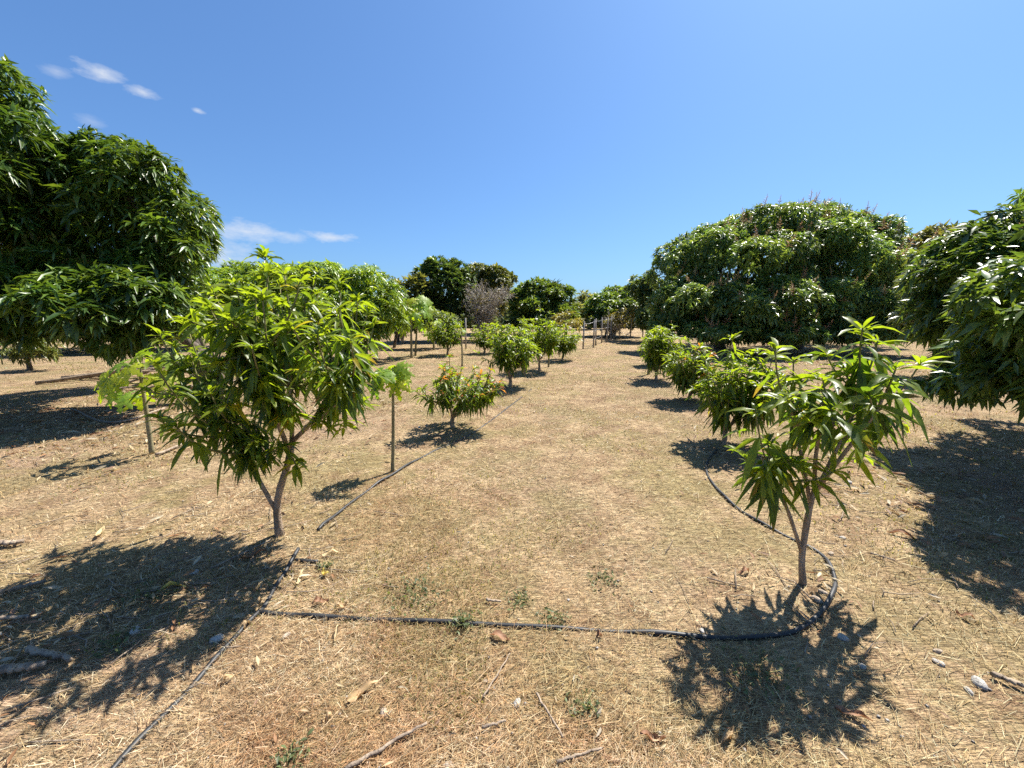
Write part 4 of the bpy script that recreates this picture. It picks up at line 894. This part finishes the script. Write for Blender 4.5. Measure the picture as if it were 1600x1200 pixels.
# ------------------------------------------------------------------ ground cover
def polar(n, r0, r1, power, rng, half=62):
    u = rng.random(n)
    r = (r0 ** (1 - power) + u * (r1 ** (1 - power) - r0 ** (1 - power))) ** (1 / (1 - power))
    a = np.radians(rng.uniform(-half, half, n)); return r * np.sin(a), r * np.cos(a)
def patch(x, y): return noise(np.stack([x, y], -1), 0.9) * 0.6 + noise(np.stack([x, y], -1), 2.6) * 0.5
def blades(m, x, y, h, w, lean, col, rng):
    n = len(x); a = rng.uniform(0, 2 * PI, n); b = a + rng.normal(0, .5, n) + PI / 2
    z = ground_z(x, y); p = np.stack([x, y, z - .004], -1)
    hd = np.stack([np.cos(a), np.sin(a), np.zeros(n)], -1); s = np.stack([np.cos(b), np.sin(b), np.zeros(n)], -1) * (w * .5)[:, None]
    mid = p + hd * (h * lean * .35)[:, None] + np.array([0, 0, 1]) * (h * .62 * np.sqrt(np.maximum(.04, 1 - lean ** 2)))[:, None]
    tip = p + hd * (h * lean)[:, None] + np.array([0, 0, 1]) * (h * np.sqrt(np.maximum(.02, 1 - lean ** 2)) * .8)[:, None]
    v = np.stack([p - s, p + s, mid + s * .8, mid - s * .8, tip], 1).reshape(-1, 3); k = np.arange(n) * 5
    m.add(v, np.stack([k, k + 1, k + 2, k + 3], 1), np.stack([k + 3, k + 2, k + 4], 1), np.repeat(col, 5, axis=0))
rng = np.random.default_rng(77)
def patch_tint(x, y):
    p = np.stack([x, y], -1)
    g = np.clip(1.1 * noise(p + 3.1, 0.7) + 0.9 * noise(p, 2.1) + 0.5 * noise(p, 6.0), 0, 1)[:, None]
    b = np.clip(1.1 * noise(p - 7.7, 0.9) + 0.9 * noise(p + 5, 2.7) + 0.5 * noise(p, 7.0), 0, 1)[:, None]
    t = np.ones((len(x), 3)); t = t * (1 - 0.75 * b) + np.array([0.74, 0.56, 0.46]) * 0.75 * b
    return t * (1 - 0.55 * g) + np.array([0.66, 0.72, 0.52]) * 0.55 * g
STRAWS = np.array([(.60, .445, .245), (.67, .54, .34), (.50, .335, .18), (.37, .23, .13), (.72, .62, .44), (.57, .38, .20)])
m = Mesh()
n = 260000; x, y = polar(n, .7, 18, 1.5, rng); d = np.hypot(x, y)
keep = rng.random(n) < np.clip(.42 + 1.2 * patch(x + 9, y), .03, 1); x, y, d = x[keep], y[keep], d[keep]; n = len(x)
blades(m, x, y, rng.uniform(.01, .042, n) * (1 + .05 * d) * np.clip(1 + .6 * patch(x + 9, y), .5, 1.7), rng.uniform(.0012, .0028, n) * np.maximum(1, d / 2.2), rng.uniform(.35, .98, n), STRAWS[rng.integers(0, 6, n)] * rng.uniform(.5, 1.3, (n, 1)) * patch_tint(x, y), rng)
tag(m.build('dry_grass', M_STRAW, smooth=False), 'short dry straw-coloured grass covering the ground', 'grass', kind='stuff')
m = Mesh()
n = 75000; x, y = polar(n, .7, 9, 1.7, rng); d = np.hypot(x, y)
a = rng.normal(.5, .9, n); l = rng.uniform(.015, .07, n) * rng.choice([1, 1, 1, 1, 1, 2], n); w = rng.uniform(.0009, .0024, n) * np.maximum(1, d / 2.2)
hd = np.stack([np.cos(a), np.sin(a), rng.normal(0, .06, n)], -1); s = np.stack([-np.sin(a), np.cos(a), rng.normal(0, .4, n)], -1) * (w * .5)[:, None]
p = np.stack([x, y, ground_z(x, y) + rng.uniform(.002, .022, n)], -1); e = p + hd * l[:, None]; e[:, 2] = ground_z(e[:, 0], e[:, 1]) + rng.uniform(.001, .024, n)
v = np.stack([p - s, p + s, e + s * .7, e - s * .7], 1).reshape(-1, 3); k = np.arange(n) * 4
m.add(v, np.stack([k, k + 1, k + 2, k + 3], 1), None, np.repeat(STRAWS[rng.integers(0, 6, n)] * rng.uniform(.55, 1.3, (n, 1)) * patch_tint(x, y), 4, axis=0))
tag(m.build('straw_litter', M_STRAW, smooth=False), 'loose straw lying flat over the ground', 'straw', kind='stuff')
m = Mesh()
n = 70000; x, y = polar(n, .8, 22, 1.3, rng); d = np.hypot(x, y)
keep = (patch(x * .8 - 4, y * .8 + 3) > .0) & (rng.random(n) < .85); x, y, d = x[keep], y[keep], d[keep]; n = len(x)
blades(m, x, y, rng.uniform(.012, .04, n) * (1 + .05 * d), rng.uniform(.003, .007, n) * np.maximum(1, d / 3.5), rng.uniform(.3, .95, n), np.array((.18, .185, .07)) * rng.uniform(.6, 1.4, (n, 1)) + rng.uniform(0, .08, (n, 1)) * np.array([1, .9, .5]), rng)
tag(m.build('green_ground_cover', M_WEED, smooth=False), 'thin patches of green weeds among the dry grass', 'grass', kind='stuff')
# small dry leaves everywhere, thick below the old trees
m = Mesh()
x1, y1 = polar(420, 1.0, 14, 1.2, rng)
def litter(cx, cy, rx, ry, n): return cx + rng.normal(0, rx, n), cy + rng.normal(0, ry, n)
parts = [(x1, y1), litter(-6.2, 6.0, 1.5, 1.2, 1500), litter(-2.0, 2.4, .5, .45, 50), litter(-2.6, 1.6, .5, .3, 120), litter(-2.2, 2.0, .5, .3, 70), litter(3.9, 3.4, .8, .7, 320), litter(11, 13.5, 3, 1.8, 1400), litter(-4, 6.5, 1.2, 1.2, 500), litter(1.72, 2.0, .25, .2, 30)]
x = np.concatenate([q[0] for q in parts]); y = np.concatenate([q[1] for q in parts]); n = len(x)
a = rng.uniform(0, 6.28, n); e = rng.normal(.05, .22, n)
LC = np.array([(.46, .31, .16), (.56, .43, .26), (.34, .18, .09), (.26, .15, .09), (.5, .42, .3)])
L = rng.uniform(.05, .12, n); L[:420] *= .55; L[np.hypot(x, y) < 3.5] *= .7
leaves(m, np.stack([x, y, ground_z(x, y) + rng.uniform(.012, .035, n)], -1), np.stack([np.cos(a) * np.cos(e), np.sin(a) * np.cos(e), np.sin(e)], -1), L, L * .26, rng.uniform(-.1, .2, n), LC[rng.integers(0, 5, n)] * rng.uniform(.7, 1.1, (n, 1)), 3, .6, rng, .5)
tag(m.build('leaf_litter', M_DRYLEAF), 'scattered small dry leaves thickest below the old mangoes', 'leaf litter', kind='stuff')
m = Mesh()
for cx, cy, rx, ry, cnt in ((-2.5, 1.75, .7, .35, 130), (-3.6, 2.6, .8, .5, 60), (-1.75, 2.45, .35, .3, 40), (3.6, 3.0, .9, .8, 90), (1.7, 2.0, .35, .25, 25), (-5.5, 5.5, 1.2, .8, 60)):
    for i in range(cnt):
        q = np.array([cx + rng.normal(0, rx), cy + rng.normal(0, ry)]); a = rng.normal(.5, .8); l = rng.uniform(.06, .3); e = q + np.array([math.cos(a), math.sin(a)]) * l; c = (q + e) / 2 + rng.normal(0, .015, 2); r_ = rng.uniform(.0016, .0042)
        tube(m, [(p_[0], p_[1], gz(p_[0], p_[1]) + r_ + rng.uniform(.004, .02)) for p_ in (q, c, e)], [r_, r_ * .9, r_ * .6], 4)
tag(m.build('twig_litter', M_STICK), 'fine dead twigs strewn in the shade under the trees', 'twigs', kind='stuff')
# pebbles
m = Mesh(); n = 500; x, y = polar(n, .9, 7, 1.5, rng)
ico = np.array([(0, 0, 1), (.9, 0, .3), (.28, .85, .3), (-.73, .53, .3), (-.73, -.53, .3), (.28, -.85, .3), (0, 0, -.6)])
for i in range(n):
    s = rng.uniform(.004, .012); a = rng.uniform(0, 6.28); q = ico * (1 + rng.normal(0, .12, (7, 1))) * np.array([s, s * rng.uniform(.5, .9), s * .6]); q[:, :2] = q[:, :2] @ np.array([[math.cos(a), -math.sin(a)], [math.sin(a), math.cos(a)]])
    m.add(q + (x[i], y[i], gz(x[i], y[i]) + s * .3), None, [(0, 1, 2), (0, 2, 3), (0, 3, 4), (0, 4, 5), (0, 5, 1), (6, 2, 1), (6, 3, 2), (6, 4, 3), (6, 5, 4), (6, 1, 5)])
tag(m.build('pebbles', M_ROCK), 'small pale pebbles scattered in the grass', 'pebbles', kind='stuff')
